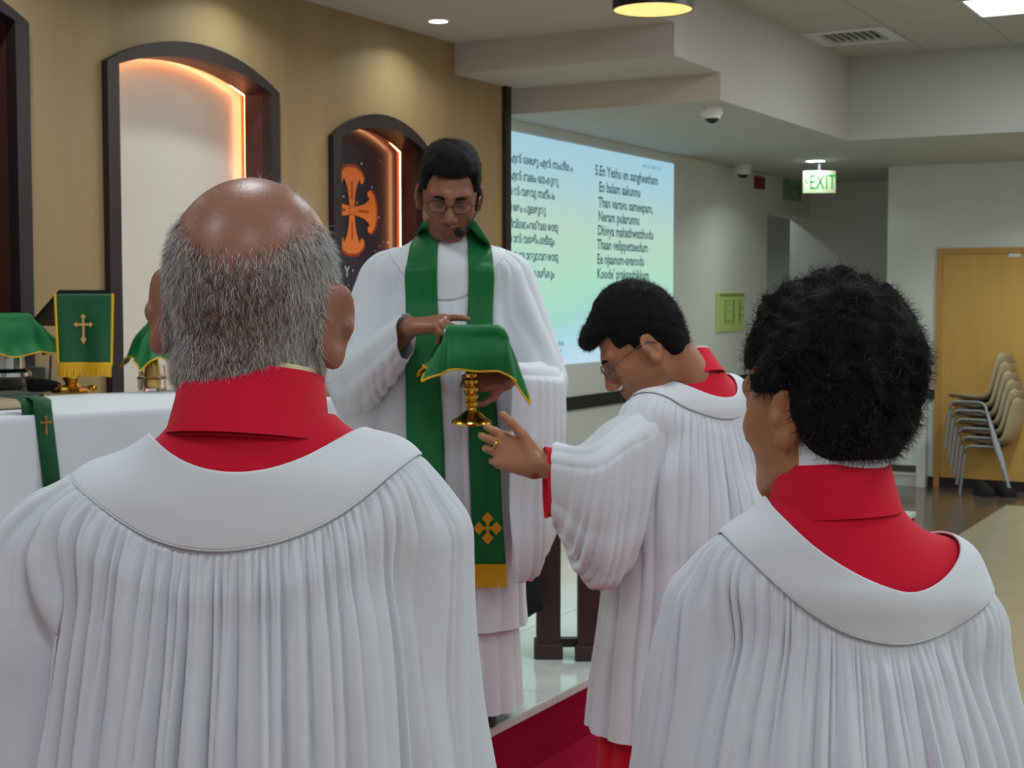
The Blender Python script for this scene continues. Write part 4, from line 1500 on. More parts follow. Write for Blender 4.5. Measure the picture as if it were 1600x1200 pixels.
def robe(name, parent, fld, axis, zc, e_seam, hem, material, seed, ncol=540, rows_top=46, rows_low=80, npl=110, amp=1.0, facing=0.0, margin=0.0, flow=None, e_bot=None):
    """gathered gown: rays from an axis at height zc, from the seam elevation e_seam(phi) down to the hem"""
    phi = np.linspace(0, 2 * math.pi, ncol, endpoint=False)
    es = e_seam(phi - facing)
    rows_O, rows_D, S = [], [], []
    tt = np.linspace(0, 1, rows_top) ** 1.15
    base_dir = np.stack([np.sin(phi), -np.cos(phi), np.zeros_like(phi)], -1)
    for t in tt:
        e = es * (1 - t)
        rows_D.append(base_dir * np.cos(e)[:, None] + np.stack([0 * phi, 0 * phi, np.sin(e)], -1))
        rows_O.append(np.tile(A3(axis[0], axis[1], zc), (ncol, 1)))
    zl = np.linspace(zc, hem, rows_low + 1)[1:]
    for z in zl:
        rows_D.append(base_dir)
        rows_O.append(np.tile(A3(axis[0], axis[1], z), (ncol, 1)))
    O, Dr = np.array(rows_O), np.array(rows_D)
    P = trace(fld, O, Dr, margin=margin)
    # drape: below the chest the cloth never swings back in
    rad = np.linalg.norm(P[:, :, :2] - np.asarray(axis[:2]), axis=-1)
    for i in range(rows_top, len(P)):
        lim = rad[i - 1] - 0.35 * (P[i - 1, :, 2] - P[i, :, 2])
        rad[i] = np.maximum(rad[i], lim)
    ker = np.array([1, 2, 3, 2, 1.0]) / 9
    for i in range(rows_top, len(P)):
        rr = np.zeros(ncol)
        for k in range(5):
            rr += ker[k] * np.roll(rad[i], (k - 2) * 2)
        mxw = min(1.0, (i - rows_top) / 22.0)
        rad[i] = rad[i] * (1 - mxw) + rr * mxw
    P[rows_top:, :, :2] = np.asarray(axis[:2]) + base_dir[None, :, :2] * rad[rows_top:, :, None]
    sm_ = P.copy()
    for _ in range(3):
        q_ = sm_.copy()
        q_[1:-1] = 0.25 * sm_[:-2] + 0.5 * sm_[1:-1] + 0.25 * sm_[2:]
        q_ = 0.25 * np.roll(q_, 1, 1) + 0.5 * q_ + 0.25 * np.roll(q_, -1, 1)
        sm_ = q_
    wgt = np.clip((np.arange(len(P)) - 3) / 8.0, 0, 1)[:, None, None]
    P = P * (1 - wgt) + sm_ * wgt
    s = np.zeros(P.shape[:2])
    s[1:] = np.cumsum(np.linalg.norm(np.diff(P, axis=0), axis=-1), axis=0)
    N = grid_normals(P)
    outw = P - np.stack([np.full(P.shape[:2], axis[0]), np.full(P.shape[:2], axis[1]), np.minimum(P[..., 2], zc)], -1)
    N *= np.sign((N * outw).sum(-1, keepdims=True) + 1e-9)
    for _ in range(4):
        N = 0.25 * np.roll(N, 2, 1) + 0.5 * N + 0.25 * np.roll(N, -2, 1)
    N /= np.linalg.norm(N, axis=-1, keepdims=True) + 1e-9
    lv_ = pleats(seed, npl)
    rr_ = P[rows_top - 1]
    cl = np.linalg.norm(np.roll(rr_, -1, 0) - rr_, axis=-1)
    cl = 0.5 * cl + 0.5 * cl.mean() * 0.6
    psi = np.concatenate([[0], np.cumsum(cl)[:-1]]) / cl.sum() * 2 * math.pi
    PH = np.tile(psi, (P.shape[0], 1))
    fl = P.reshape(-1, 3)
    wob = (smooth_field(fl, seed + 1, 7.0) * 0.035 + smooth_field(fl, seed + 2, 17.0) * 0.012).reshape(PH.shape)
    PHw = PH + wob * np.clip(s / 0.25, 0, 1)

    def ramp(a, b_):
        return np.clip((s - a) / (b_ - a), 0, 1) ** 2 * (3 - 2 * np.clip((s - a) / (b_ - a), 0, 1))
    d = 0.0040 * pleat_val(lv_[0], PHw, 0.7) * ramp(0.0, 0.010) * (1 - 0.95 * ramp(0.03, 0.12))
    d = d + 0.0105 * pleat_val(lv_[1], PHw, 0.65) * ramp(0.003, 0.05) * (1 - 0.8 * ramp(0.10, 0.34))
    d = d + 0.0210 * pleat_val(lv_[2], PHw, 0.6) * ramp(0.03, 0.20)
    d = d + 0.026 * pleat_val(lv_[3], PHw, 0.8) * ramp(0.15, 0.7)
    d = d * (0.75 + 0.35 * smooth_field(fl, seed + 3, 9.0).reshape(PH.shape))
    d = d + 0.003 * smooth_field(fl, seed + 4, 16.0).reshape(PH.shape) * ramp(0.03, 0.2)
    P = P + N * (d * amp)[..., None]
    if flow is not None:
        P = flow(P, s, PH)
    nr = P.shape[0]
    idx = np.arange(nr * ncol).reshape(nr, ncol)
    Fq = np.stack([idx[:-1], np.roll(idx, -1, 1)[:-1], np.roll(idx, -1, 1)[1:], idx[1:]], -1).reshape(-1, 4)
    o = mesh_np(name, P.reshape(-1, 3), Fq, material, parent, smooth=True)
    o_grid[name] = (P, Fq)
    return o


o_grid = {}


def shoulder_patch(name, parent, fld, axis, zc, e_top, e_bot, material, off, off2=None, facing=0.0, ncol=240, nrow=22, thick=0.0025, seed=0, wr=0.0, seam=False):
    """smooth ring of cloth between two elevations (yoke or cape)"""
    phi = np.linspace(0, 2 * math.pi, ncol, endpoint=False)
    et, eb = e_top(phi - facing), e_bot(phi - facing)
    bd = np.stack([np.sin(phi), -np.cos(phi), np.zeros_like(phi)], -1)
    rows = []
    for t in np.linspace(0, 1, nrow):
        e = et * (1 - t) + eb * t
        rows.append(bd * np.cos(e)[:, None] + np.stack([0 * phi, 0 * phi, np.sin(e)], -1))
    Dr = np.array(rows)
    O = np.tile(A3(axis[0], axis[1], zc), Dr.shape[:2] + (1,))
    tt_ = np.linspace(0, 1, nrow)[:, None]
    P = trace(fld, O, Dr, margin=off + ((off if off2 is None else off2) - off) * tt_ ** 2)
    if wr:
        N = grid_normals(P)
        N *= np.sign((N * (P - O)).sum(-1, keepdims=True) + 1e-9)
        w_ = smooth_field(P.reshape(-1, 3), seed, 26.0) * 0.6 + smooth_field(P.reshape(-1, 3) * np.array([0.5, 0.5, 1.6]), seed + 1, 55.0) * 0.4
        P = P + N * (wr * w_.reshape(P.shape[:2]))[..., None]
    idx = np.arange(nrow * ncol).reshape(nrow, ncol)
    Fq = np.stack([idx[:-1], np.roll(idx, -1, 1)[:-1], np.roll(idx, -1, 1)[1:], idx[1:]], -1).reshape(-1, 4)
    o = mesh_np(name, P.reshape(-1, 3), Fq, material, parent, smooth=True)
    if thick:
        md = o.modifiers.new('thick', 'SOLIDIFY')
        md.thickness = thick
        md.offset = 0
    if seam:
        MB().tube(list(P[-1]), 0.0016, n=6, closed=True).build('seam_piping', material, o, smooth=True)
    return o, P


def collar_ring(name, parent, c, rx, ry, h, R, material, flare=1.08, thick=0.004, gap=None, dip=0.0, n=72):
    """stand-up collar around the neck, centre c at its base, own rotation R"""
    V, Fs = [], []
    rowz = [0, 0.3, 0.6, 0.9, 1.0]
    prof = [(1 * flare, 0.0, 0), (1 + (flare - 1) * 0.5, 0.45, 0), (1.0, 0.97, 0), (0.995, 1.0, 0), (1 - thick / rx, 1.0, 0), (1 - thick / rx * 1.4, 0.95, 0), (1 - thick / rx, 0.3, 0), (flare * 0.94, -0.05, 0)]
    m_ = len(prof)
    for i in range(n):
        a = 2 * math.pi * i / n
        for q, z, _ in prof:
            p = A3(q * rx * math.sin(a), -q * ry * math.cos(a), z * h - dip * (1 - math.cos(a)) * 0.5 * z)
            V.append(R @ p + c)
    for i in range(n):
        j = (i + 1) % n
        for k in range(m_ - 1):
            Fs.append((i * m_ + k, j * m_ + k, j * m_ + k + 1, i * m_ + k + 1))
    return mesh_np(name, V, Fs, material, parent, smooth=True)


def sleeve(name, parent, keys, material, seed, nr=70, nt=120, amp=0.008, lining=0.06, npl=18, sag=0.0):
    """keys: (t, centre, side half-vector, up half-vector, down half-vector); hanging bell sleeve"""
    ts = np.array([k[0] for k in keys])

    def interp(i):
        arr = np.array([k[i] for k in keys])
        t = np.linspace(0, 1, nr)
        return np.stack([cubic(ts, arr[:, q], t) for q in range(3)], -1)
    C, Sd, Up, Dn = (interp(i) for i in (1, 2, 3, 4))
    th = np.linspace(0, 2 * math.pi, nt, endpoint=False)
    cs, sn = np.cos(th), np.sin(th)
    up = np.clip(sn, 0, 1)[None, :, None]
    dn = np.clip(-sn, 0, 1)[None, :, None]
    cc_ = np.sign(cs) * np.abs(cs) ** 0.85
    P = C[:, None] + Sd[:, None] * cc_[None, :, None] + Up[:, None] * up + Dn[:, None] * dn
    tt = np.linspace(0, 1, nr)[:, None]
    N = grid_normals(P)
    N *= np.sign((N * (P - C[:, None] - 0.3 * (Up + Dn)[:, None])).sum(-1, keepdims=True) + 1e-9)
    lv_ = pleats(seed, npl * 4)
    fl = P.reshape(-1, 3)
    wob = (smooth_field(fl, seed + 1, 8.0) * 0.16 + smooth_field(fl, seed + 5, 19.0) * 0.05).reshape(P.shape[:2])
    PH = np.tile(th, (nr, 1)) + wob
    lo_ = np.clip(0.35 - sn, 0, 1)[None, :]
    vert = np.tile(tt * 5.2, (1, nt)) + 0.55 * np.cos(th)[None, :] + wob * 1.3
    d = amp * (pleat_val(lv_[3], PH, 0.9) * 0.55 * np.clip(tt * 3, 0, 1) + pleat_val(pleats(seed + 9, 28)[1], vert, 0.9) * 1.2 * lo_ * np.clip(tt * 4, 0, 1) * np.clip((1 - tt) * 5, 0.25, 1))
    d = d + amp * 0.35 * smooth_field(fl * np.array([1, 1, 0.6]), seed + 3, 28.0).reshape(P.shape[:2])
    P = P + N * d[..., None]
    # lining folded back inside
    rows = [P]
    for q, back in ((0.985, 0.0), (0.95, lining * 0.4), (0.9, lining)):
        t_in = np.clip(1 - back / max(np.linalg.norm(C[-1] - C[0]), 1e-3), 0, 1)
        k = int(round(t_in * (nr - 1)))
        rows.append((C[k] + (P[k] - C[k]) * q)[None])
    P = np.concatenate(rows)
    n_ = P.shape[0]
    idx = np.arange(n_ * nt).reshape(n_, nt)
    Fq = np.stack([idx[:-1], np.roll(idx, -1, 1)[:-1], np.roll(idx, -1, 1)[1:], idx[1:]], -1).reshape(-1, 4)
    return mesh_np(name, P.reshape(-1, 3), Fq, material, parent, smooth=True)


def cubic(x, y, t):
    """monotone-ish cubic hermite through points"""
    m = np.gradient(y, x)
    i = np.clip(np.searchsorted(x, t, side='right') - 1, 0, len(x) - 2)
    h = x[i + 1] - x[i]
    s = (t - x[i]) / h
    return (2 * s ** 3 - 3 * s ** 2 + 1) * y[i] + (s ** 3 - 2 * s ** 2 + s) * h * m[i] + (-2 * s ** 3 + 3 * s ** 2) * y[i + 1] + (s ** 3 - s ** 2) * h * m[i + 1]


def skirt(name, parent, c, prof, material, seed, npl=40, ncol=220, amp=0.01, R=None):
    """plain lower garment: prof rows (z, rx, ry)"""
    zz = np.linspace(prof[0][0], prof[-1][0], 40)
    pz = np.array([p[0] for p in prof])[::-1]
    rx = np.interp(zz, pz, np.array([p[1] for p in prof])[::-1])
    ry = np.interp(zz, pz, np.array([p[2] for p in prof])[::-1])
    phi = np.linspace(0, 2 * math.pi, ncol, endpoint=False)
    lv_ = pleats(seed, npl)
    t = (zz - zz[0]) / (zz[-1] - zz[0])
    d = amp * (pleat_val(lv_[1], phi)[None] * (0.3 + 0.7 * t[:, None]) + pleat_val(lv_[2], phi)[None] * t[:, None] * 1.5)
    P = np.stack([(rx[:, None] + d) * np.sin(phi), -(ry[:, None] + d) * np.cos(phi), np.tile(zz[:, None], (1, ncol))], -1)
    if R is not None:
        P = P @ R.T
    P = P + np.asarray(c)
    n_ = len(zz)
    idx = np.arange(n_ * ncol).reshape(n_, ncol)
    Fq = np.stack([idx[:-1], np.roll(idx, -1, 1)[:-1], np.roll(idx, -1, 1)[1:], idx[1:]], -1).reshape(-1, 4)
    return mesh_np(name, P.reshape(-1, 3), Fq, material, parent, smooth=True)


# ---- hair strands as thin tapering blades
def strands(name, parent, roots, dirs, length, width, cols, material, seed=0, seg=3, bend=0.4, droop=0.0, curl=0.0):
    r = np.random.default_rng(seed)
    n = len(roots)
    L = length * r.uniform(0.65, 1.25, n) if np.isscalar(length) else length
    d = dirs / (np.linalg.norm(dirs, axis=1, keepdims=True) + 1e-9)
    side = np.cross(d, r.normal(size=(n, 3)))
    side /= np.linalg.norm(side, axis=1, keepdims=True) + 1e-9
    bdir = r.normal(size=(n, 3)) * bend + A3(0, 0, -droop)
    pts = []
    p = roots.copy()
    cax = np.cross(d, side)
    for s in range(seg + 1):
        pts.append(p.copy())
        tn = (s + 1) / seg
        dd = d + bdir * tn * 0.7
        if curl:
            dd = dd + curl * (side * np.sin(tn * 5)[None] if np.ndim(tn) else side * math.sin(tn * 5.0) + cax * math.cos(tn * 5.0))
        dd /= np.linalg.norm(dd, axis=1, keepdims=True)
        p = p + dd * (L / seg)[:, None]
    V = []
    for s, q in enumerate(pts):
        w = width * (1 - 0.85 * s / seg)
        V.append(np.stack([q - side * w / 2, q + side * w / 2], 1))
    V = np.stack(V, 1)                                   # n, seg+1, 2, 3
    idx = np.arange(n * (seg + 1) * 2).reshape(n, seg + 1, 2)
    Fq = np.stack([idx[:, :-1, 0], idx[:, :-1, 1], idx[:, 1:, 1], idx[:, 1:, 0]], -1).reshape(-1, 4)
    o = mesh_np(name, V.reshape(-1, 3), Fq, material, parent, smooth=True)
    set_color(o, np.repeat(cols, (seg + 1) * 2, axis=0))
    o['kind'] = 'stuff'
    return o


def sample_mesh(V, Fq, n, seed, mask=None):
    r = np.random.default_rng(seed)
    A, B, C_, D_ = (V[Fq[:, k]] for k in range(4))
    ar = 0.5 * np.linalg.norm(np.cross(C_ - A, D_ - B), axis=1)
    if mask is not None:
        ar = ar * mask((A + B + C_ + D_) / 4)
    f = r.choice(len(Fq), n, p=ar / ar.sum())
    u, v_ = r.uniform(size=(2, n, 1))
    p = (A[f] * (1 - u) + B[f] * u) * (1 - v_) + (D_[f] * (1 - u) + C_[f] * u) * v_
    nr = np.cross(C_[f] - A[f], D_[f] - B[f])
    nr /= np.linalg.norm(nr, axis=1, keepdims=True) + 1e-12
    return p, nr


def hair_cap(fn, R, o, sc, lo, hi, step=0.0035):
    """closed hair volume from a head-frame distance function"""
    corners = np.array([[x, y, z] for x in (lo[0], hi[0]) for y in (lo[1], hi[1]) for z in (lo[2], hi[2])]) * sc
    xs, ys, zs = (np.arange(lo[i] * sc, hi[i] * sc, step) for i in range(3))
    pr = [fun(lambda P: fn(P / sc) * sc, A3(*lo) * sc, A3(*hi) * sc, k=0.0005)]
    V, Fq = surface_nets(xs, ys, zs, pr)
    return V, Fq


M_HAIR = mat('dark_hair', srgb(16, 14, 16), 0.5, attr='tint', spec=0.35)
M_HAIRCAP = mat('dark_hair_base', srgb(11, 10, 12), 0.75, bump=0.6, bscale=260, spec=0.2)
M_GREYHAIR = mat('grey_hair', srgb(140, 140, 142), 0.5, attr='tint', spec=0.4)
M_SKIN = mat('brown_skin', srgb(120, 82, 64), 0.38, attr='tint', bump=0.12, bscale=260, spec=0.45, var=0.06, vscale=40)
M_SHOE = mat('shoe_leather', srgb(24, 22, 22), 0.4)
M_LENS = mat('spectacle_glass', (0.96, 0.98, 1, 1), 0.05, alpha=0.02)
M_SPEC = mat('spectacle_frame', srgb(40, 38, 44), 0.3, metal=0.5)


class Fig:
    def __init__(self, px, depth, floor, label):
        l = cf(px, 465, depth)
        self.lat, self.D, self.fz = l[0], depth, floor
        w = to_world(l[0], depth, floor)
        self.e = empty('person', tuple(w), YAW)
        tag(self.e, label, 'person')

    def L(self, px, py, depth):
        """pixel at depth -> local coordinates"""
        l = cf(px, py, depth)
        return A3(l[0] - self.lat, depth - self.D, l[2] - self.fz)


def body(fig, prims, spans, skin, tint=None, head=None, coarse=0.02):
    lo = np.min([pbox(p)[0] for p in prims if p['op'] == 'u'], axis=0) - 0.03
    hi = np.max([pbox(p)[1] for p in prims if p['op'] == 'u'], axis=0) + 0.03
    axs = [axis_grid(lo[i], hi[i], coarse, [(s[i][0], s[i][1], s[3]) for s in spans]) for i in range(3)]
    V, Fq = surface_nets(*axs, prims)
    o = mesh_np('body', V, Fq, M_SKIN, fig.e, smooth=True)
    cols = np.tile(np.array(skin[:3]), (len(V), 1))
    if tint is not None:
        H = (V - head[1]) @ head[0] / head[2]
        cols = tint(H, cols, V)
    set_color(o, cols)
    return V, Fq


def legs_prims(hipz=0.9, c=(0, 0), w=0.085, R=np.eye(3)):
    P = []
    for s in (-1, 1):
        h = A3(c[0], c[1], 0) + R @ A3(s * w, 0, hipz)
        k = A3(c[0], c[1], 0) + R @ A3(s * w * 1.05, 0.01, hipz * 0.53)
        a = A3(c[0], c[1], 0) + R @ A3(s * w * 1.1, -0.01, 0.09)
        P.append(cap(h, k, 0.075, 0.052, k=0.03))
        P.append(cap(k, a, 0.05, 0.036, k=0.03))
        P.append(cap(a + A3(0, 0, -0.04), a + R @ A3(0, 0.13, -0.055), 0.04, 0.032, k=0.03))
    return P


def shoes(fig, c, w, R):
    for s in (-1, 1):
        a = A3(c[0], c[1], 0) + R @ A3(s * w * 1.1, -0.01, 0.0)
        m = MB()
        prof = [(-0.075, 0.036, 0.05), (-0.06, 0.043, 0.075), (-0.01, 0.043, 0.08), (0.05, 0.046, 0.07), (0.12, 0.052, 0.058), (0.17, 0.046, 0.048), (0.19, 0.022, 0.03)]
        V, Fs = [], []
        for (y, w_, h) in prof:
            for an in np.linspace(0, math.pi, 11):
                V.append(a + R @ A3(w_ * math.cos(an), y, 0.006 + (h + 0.035) * math.sin(an) ** 0.6))
        for i in range(len(prof) - 1):
            for j in range(10):
                Fs.append((i * 11 + j, (i + 1) * 11 + j, (i + 1) * 11 + j + 1, i * 11 + j + 1))
        Fs += [tuple(range(11)), tuple(range(66, 77))[::-1]]
        o = mesh_np('shoe', V, Fs, M_SHOE, fig.e, smooth=True)


def spectacles(fig, R, o, sc, frame_mat):
    T = lambda x, y, z: R @ (A3(x, y, z) * sc) + o
    m = MB()
    for s in (-1, 1):
        cx = s * 0.034
        pts = []
        for k in range(24):
            a = 2 * math.pi * k / 24
            x = cx + 0.025 * np.sign(math.cos(a)) * abs(math.cos(a)) ** 0.8
            z = 0.006 + 0.0165 * np.sign(math.sin(a)) * abs(math.sin(a)) ** 0.8
            pts.append(T(x, 0.112 - abs(x) ** 2 * 4.0, z))
        m.tube(pts, 0.0014 * sc, n=6, closed=True)
        m.tube([T(s * 0.058, 0.098, 0.010), T(s * 0.076, 0.085, 0.011), T(s * 0.084, 0.02, 0.012), T(s * 0.086, -0.012, 0.012), T(s * 0.084, -0.03, -0.006)], 0.0014 * sc, n=6)
    m.tube([T(-0.010, 0.112, 0.010), T(0, 0.116, 0.012), T(0.010, 0.112, 0.010)], 0.0014 * sc, n=6)
    g = m.build('spectacles', frame_mat, fig.e, smooth=True)
    for s in (-1, 1):
        cx = s * 0.034
        ring_ = []
        for k in range(24):
            a = 2 * math.pi * k / 24
            x = cx + 0.0245 * np.sign(math.cos(a)) * abs(math.cos(a)) ** 0.8
            z = 0.006 + 0.016 * np.sign(math.sin(a)) * abs(math.sin(a)) ** 0.8
            ring_.append((x, z))
        V = [T(x, 0.1125 - abs(x) ** 2 * 4.0, z) for x, z in ring_] + [T(x, 0.1110 - abs(x) ** 2 * 4.0, z) for x, z in ring_]
        k = 24
        mesh_np('lens', V, [tuple(range(k)), tuple(range(k, 2 * k))[::-1]] + [(i, (i + 1) % k, k + (i + 1) % k, k + i) for i in range(k)], M_LENS, g)
def ef(back, side, front):
    b_, s_, f_ = (math.radians(v) for v in (back, side, front))
    c2, a0, c1 = (b_ + f_ - 2 * s_) / 4, (b_ + f_ + 2 * s_) / 4, (b_ - f_) / 2
    return lambda phi: a0 + c1 * np.cos(phi) + c2 * np.cos(2 * phi)


def e_pts(pts, w=24):
    a = np.array(pts, float)
    g = np.arange(-180, 180)
    v = np.interp(g, a[:, 0], np.radians(a[:, 1]))
    k = np.hanning(2 * w + 1)
    k /= k.sum()
    v = np.convolve(np.concatenate([v[-w:], v, v[:w]]), k, 'valid')
    return lambda phi: np.interp((np.degrees(phi) + 180) % 360 - 180, np.append(g, 180), np.append(v, v[0]))


def relaxed(c=0.35):
    return [(c, c * 1.3, c * 0.8)] * 4


def forward_arms(prims, sh, el, wr, sc=1.0):
    """both arms bent forward with the hands joined; sh/el/wr given for the right side, mirrored in x"""
    for s in (-1, 1):
        S, E, W = (A3(s * p[0], p[1], p[2]) for p in (sh, el, wr))
        prims.append(cap(S, E, 0.045 * sc, 0.036 * sc, k=0.03))
        prims.append(cap(E, W, 0.036 * sc, 0.026 * sc, k=0.02))
        hp, _ = hand_prims(W, A3(-s * 0.45, 0.8, 0.35), A3(s * 0.8, 0.4, 0.2), s, relaxed(0.2), sc=sc)
        prims.extend(hp)


def tint_face(lip, stubble=None, dark=None):
    def f(H, cols, V):
        x, y, z = H[:, 0], H[:, 1], H[:, 2]
        c = cols.copy()
        m_ = np.exp(-((x / 0.022) ** 4)) * np.exp(-((z + 0.063) / 0.011) ** 4) * (y > 0.08) * (np.abs(z + 0.063) < 0.02)
        c = c * (1 - m_[:, None] * 0.6) + np.array(lip[:3]) * m_[:, None] * 0.6
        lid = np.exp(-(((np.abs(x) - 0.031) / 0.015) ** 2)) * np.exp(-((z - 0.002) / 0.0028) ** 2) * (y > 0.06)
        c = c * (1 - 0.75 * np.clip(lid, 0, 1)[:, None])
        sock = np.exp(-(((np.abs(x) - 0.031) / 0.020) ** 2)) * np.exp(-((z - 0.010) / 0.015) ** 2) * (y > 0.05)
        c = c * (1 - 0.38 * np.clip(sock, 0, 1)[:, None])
        if stubble:
            st_ = np.clip((-z - 0.035) / 0.03, 0, 1) * (y > -0.01) * (z > -0.12) * (1 - m_)
            c = c * (1 - stubble * st_[:, None])
        if dark is not None:
            c = dark(H, c)
        return c
    return f


def eyebrows(fig, R, o, sc, material):
    for s in (-1, 1):
        pts = [R @ (A3(s * x, y, z) * sc) + o for x, y, z in ((0.012, 0.0975, 0.026), (0.022, 0.0975, 0.028), (0.034, 0.092, 0.0285), (0.046, 0.082, 0.025))]
        MB().tube(pts, [0.0035 * sc, 0.0045 * sc, 0.004 * sc, 0.002 * sc], n=8).build('eyebrow', material, fig.e, smooth=True)


# ================================================================== 1. balding man in the foreground
fg = Fig(398, 1.50, 0.0, 'balding grey haired man in white surplice over red cassock seen from behind')
G = [cap((-0.152, 0, 1.440), (0.128, 0, 1.464), 0.058, k=0.05),
     ell((-0.005, -0.005, 1.31), (0.178, 0.115, 0.22), k=0.06),
     cap((0.0, -0.022, 1.60), (0.0, -0.004, 1.45), 0.056, 0.10, k=0.05),
     cap((-0.200, 0.0, 1.41), (-0.245, 0.02, 1.14), 0.050, 0.056, k=0.022),
     cap((0.168, 0.0, 1.425), (0.172, 0.02, 1.14), 0.050, 0.054, k=0.022),
     cap((-0.01, 0, 1.16), (-0.01, 0, 0.5), 0.195, 0.285, k=0.06, sy=0.66)]
fld = field(G)
hR = Rz(math.radians(-3)) @ Ry(math.radians(4.5)) @ Rx(math.radians(-6))
hO, hS = fg.L(392, 488, 1.50), 1.08
pr = place(head_prims(hS, ear=1.1, earang=0.62), hR, hO)
pr.append(cap(hO + hR @ A3(0, -0.022, -0.05), (0.0, 0.0, 1.44), 0.057, 0.062, k=0.03))
pr += [cap((-0.13, 0, 1.42), (0.13, 0, 1.42), 0.045, k=0.04), ell((0, 0, 1.25), (0.15, 0.09, 0.22), k=0.05), ell((0, 0, 1.0), (0.14, 0.09, 0.16), k=0.05)]
forward_arms(pr, (0.16, 0, 1.40), (0.165, 0.04, 1.12), (0.05, 0.27, 1.15))
pr += legs_prims(0.92)


def bald_dark(H, c):
    x, y, z = H[:, 0], H[:, 1], H[:, 2]
    edge = 0.038 + 0.055 * (np.abs(x) / 0.075) ** 2 - 0.25 * np.clip(y - 0.02, 0, 1)
    hm = np.clip((edge - z) / 0.02, 0, 1) * np.clip((z + 0.085) / 0.025, 0, 1) * (y < 0.06) * (~((np.abs(x) > 0.0745) & (z < 0.034)))
    hair = np.array([0.22, 0.215, 0.215])
    return c * (1 - 0.55 * hm[:, None]) + hair * 0.55 * hm[:, None]


sp = [((hO[0] - 0.13, hO[0] + 0.13), (hO[1] - 0.14, hO[1] + 0.15), (1.50, 1.85), 0.0036),
      ((-0.12, 0.12), (0.24, 0.46), (1.08, 1.34), 0.007)]
V_, F_ = body(fg, pr, sp, srgb(156, 106, 86), tint_face(srgb(110, 66, 60), 0.2, bald_dark), (hR, hO, hS))


def bald_mask(P):
    H = (P - hO) @ hR / hS
    x, y, z = H[:, 0], H[:, 1], H[:, 2]
    edge = 0.038 + 0.055 * (np.abs(x) / 0.075) ** 2 - 0.25 * np.clip(y - 0.02, 0, 1)
    ear_ = (np.abs(x) > 0.0745) & (z < 0.036) & (z > -0.06) & (y > -0.05)
    dens = np.clip((edge - z + 0.012) / 0.03, 0, 1) * np.clip((z + 0.10) / 0.035, 0.0, 1) * (y < 0.055)
    return dens * (~ear_) * (z > -0.10)


rt, nm = sample_mesh(V_, F_, 24000, 3, bald_mask)
H = (rt - hO) @ hR / hS
r_ = np.random.default_rng(8)
sidew = np.clip((np.abs(H[:, 0]) - 0.02) / 0.05, 0, 1)
low = np.clip((0.02 - H[:, 2]) / 0.06, 0, 1)
pw_ = np.clip(0.48 + 0.42 * sidew + 0.12 * low, 0, 0.97)
white = r_.uniform(size=len(rt)) < pw_
g = np.where(white, r_.uniform(0.38, 0.85, len(rt)), r_.uniform(0.015, 0.10, len(rt)))
cols = np.stack([g, g * 0.985, g * 0.975], 1)
dn = np.tile(A3(0, 0, -1.0), (len(rt), 1)) + r_.normal(size=(len(rt), 3)) * 0.32
dirs = nm * 0.26 + (dn - nm * (dn * nm).sum(1, keepdims=True)) * 0.9
Ls = (0.0085 + 0.0045 * sidew) * r_.uniform(0.6, 1.3, len(rt)) * np.clip((H[:, 2] + 0.11) / 0.05, 0.35, 1)
strands('hair', fg.e, rt, dirs, Ls, 0.00050, cols, M_GREYHAIR, 4, seg=3, bend=0.35)
# a few long hairs over the bald crown
rt, nm = sample_mesh(V_, F_, 260, 5, lambda P: (((P - hO) @ hR / hS)[:, 2] > 0.06) * 1.0 * (((P - hO) @ hR / hS)[:, 1] < 0.02))
strands('crown_hair', fg.e, rt, nm * 0.5 + r_.normal(size=nm.shape) * 0.6, 0.010, 0.0004, np.tile(A3(0.55, 0.53, 0.5), (len(rt), 1)), M_GREYHAIR, 6)
cass = skirt('cassock', fg.e, (0, 0, 0), [(1.0, 0.17, 0.13), (0.6, 0.22, 0.17), (0.07, 0.27, 0.21)], M_RED, 21)
asym = lambda f, k: (lambda phi: f(phi) + math.radians(k) * np.sin(phi))
NK, SM = ef(58.5, 62, 46), asym(ef(42, 45, 33), 3.5)
shoulder_patch('cape', cass, fld, (0.004, 0), 1.33, ef(71, 71, 68), ef(50, 54, 40), M_RED, 0.002, seed=3, wr=0.0016)
cR = Ry(math.radians(3)) @ Rx(math.radians(-10))
collar_ring('collar', cass, A3(-0.004, -0.016, 1.528), 0.071, 0.076, 0.067, cR, M_RED, flare=1.16)
collar_ring('shirt_collar', fg.e, A3(-0.004, -0.016, 1.540), 0.067, 0.072, 0.060, cR, mat('cream_linen', srgb(232, 216, 176), 0.7), flare=1.05)
sur = robe('surplice', fg.e, fld, (0, 0), 1.33, SM, 0.62, M_WHITE, 31, ncol=760, rows_top=64, rows_low=90, npl=128, amp=1.6)
yk, _ = shoulder_patch('yoke', sur, fld, (0, 0), 1.33, NK, asym(ef(41.2, 44.2, 32.2), 3.5), M_YOKE, 0.010, 0.004, ncol=360, nrow=30, seed=5, wr=0.0026, seam=True)
for s in (-1, 1):
    e0, w0 = A3(0.158 if s > 0 else -0.205, 0.03, 1.12), A3(s * 0.075, 0.24, 1.15)
    side = A3(0.03, 0.05, 0)
    sleeve('sleeve', sur, [(0, e0 + A3(0, -0.02, 0.03), A3(0.05, 0, 0), A3(0, 0, 0.06), A3(0, 0, -0.08)), (0.5, (e0 + w0) / 2, A3(0.045 * 1, 0.03 * s, 0), A3(0, 0, 0.06), A3(0, 0, -0.2)), (1, w0, A3(0.05, 0.03 * s, 0), A3(0, 0, 0.055), A3(0, 0, -0.26))], M_WHITE, 40 + s, nr=40, nt=80)
shoes(fg, (0, 0), 0.085, np.eye(3))

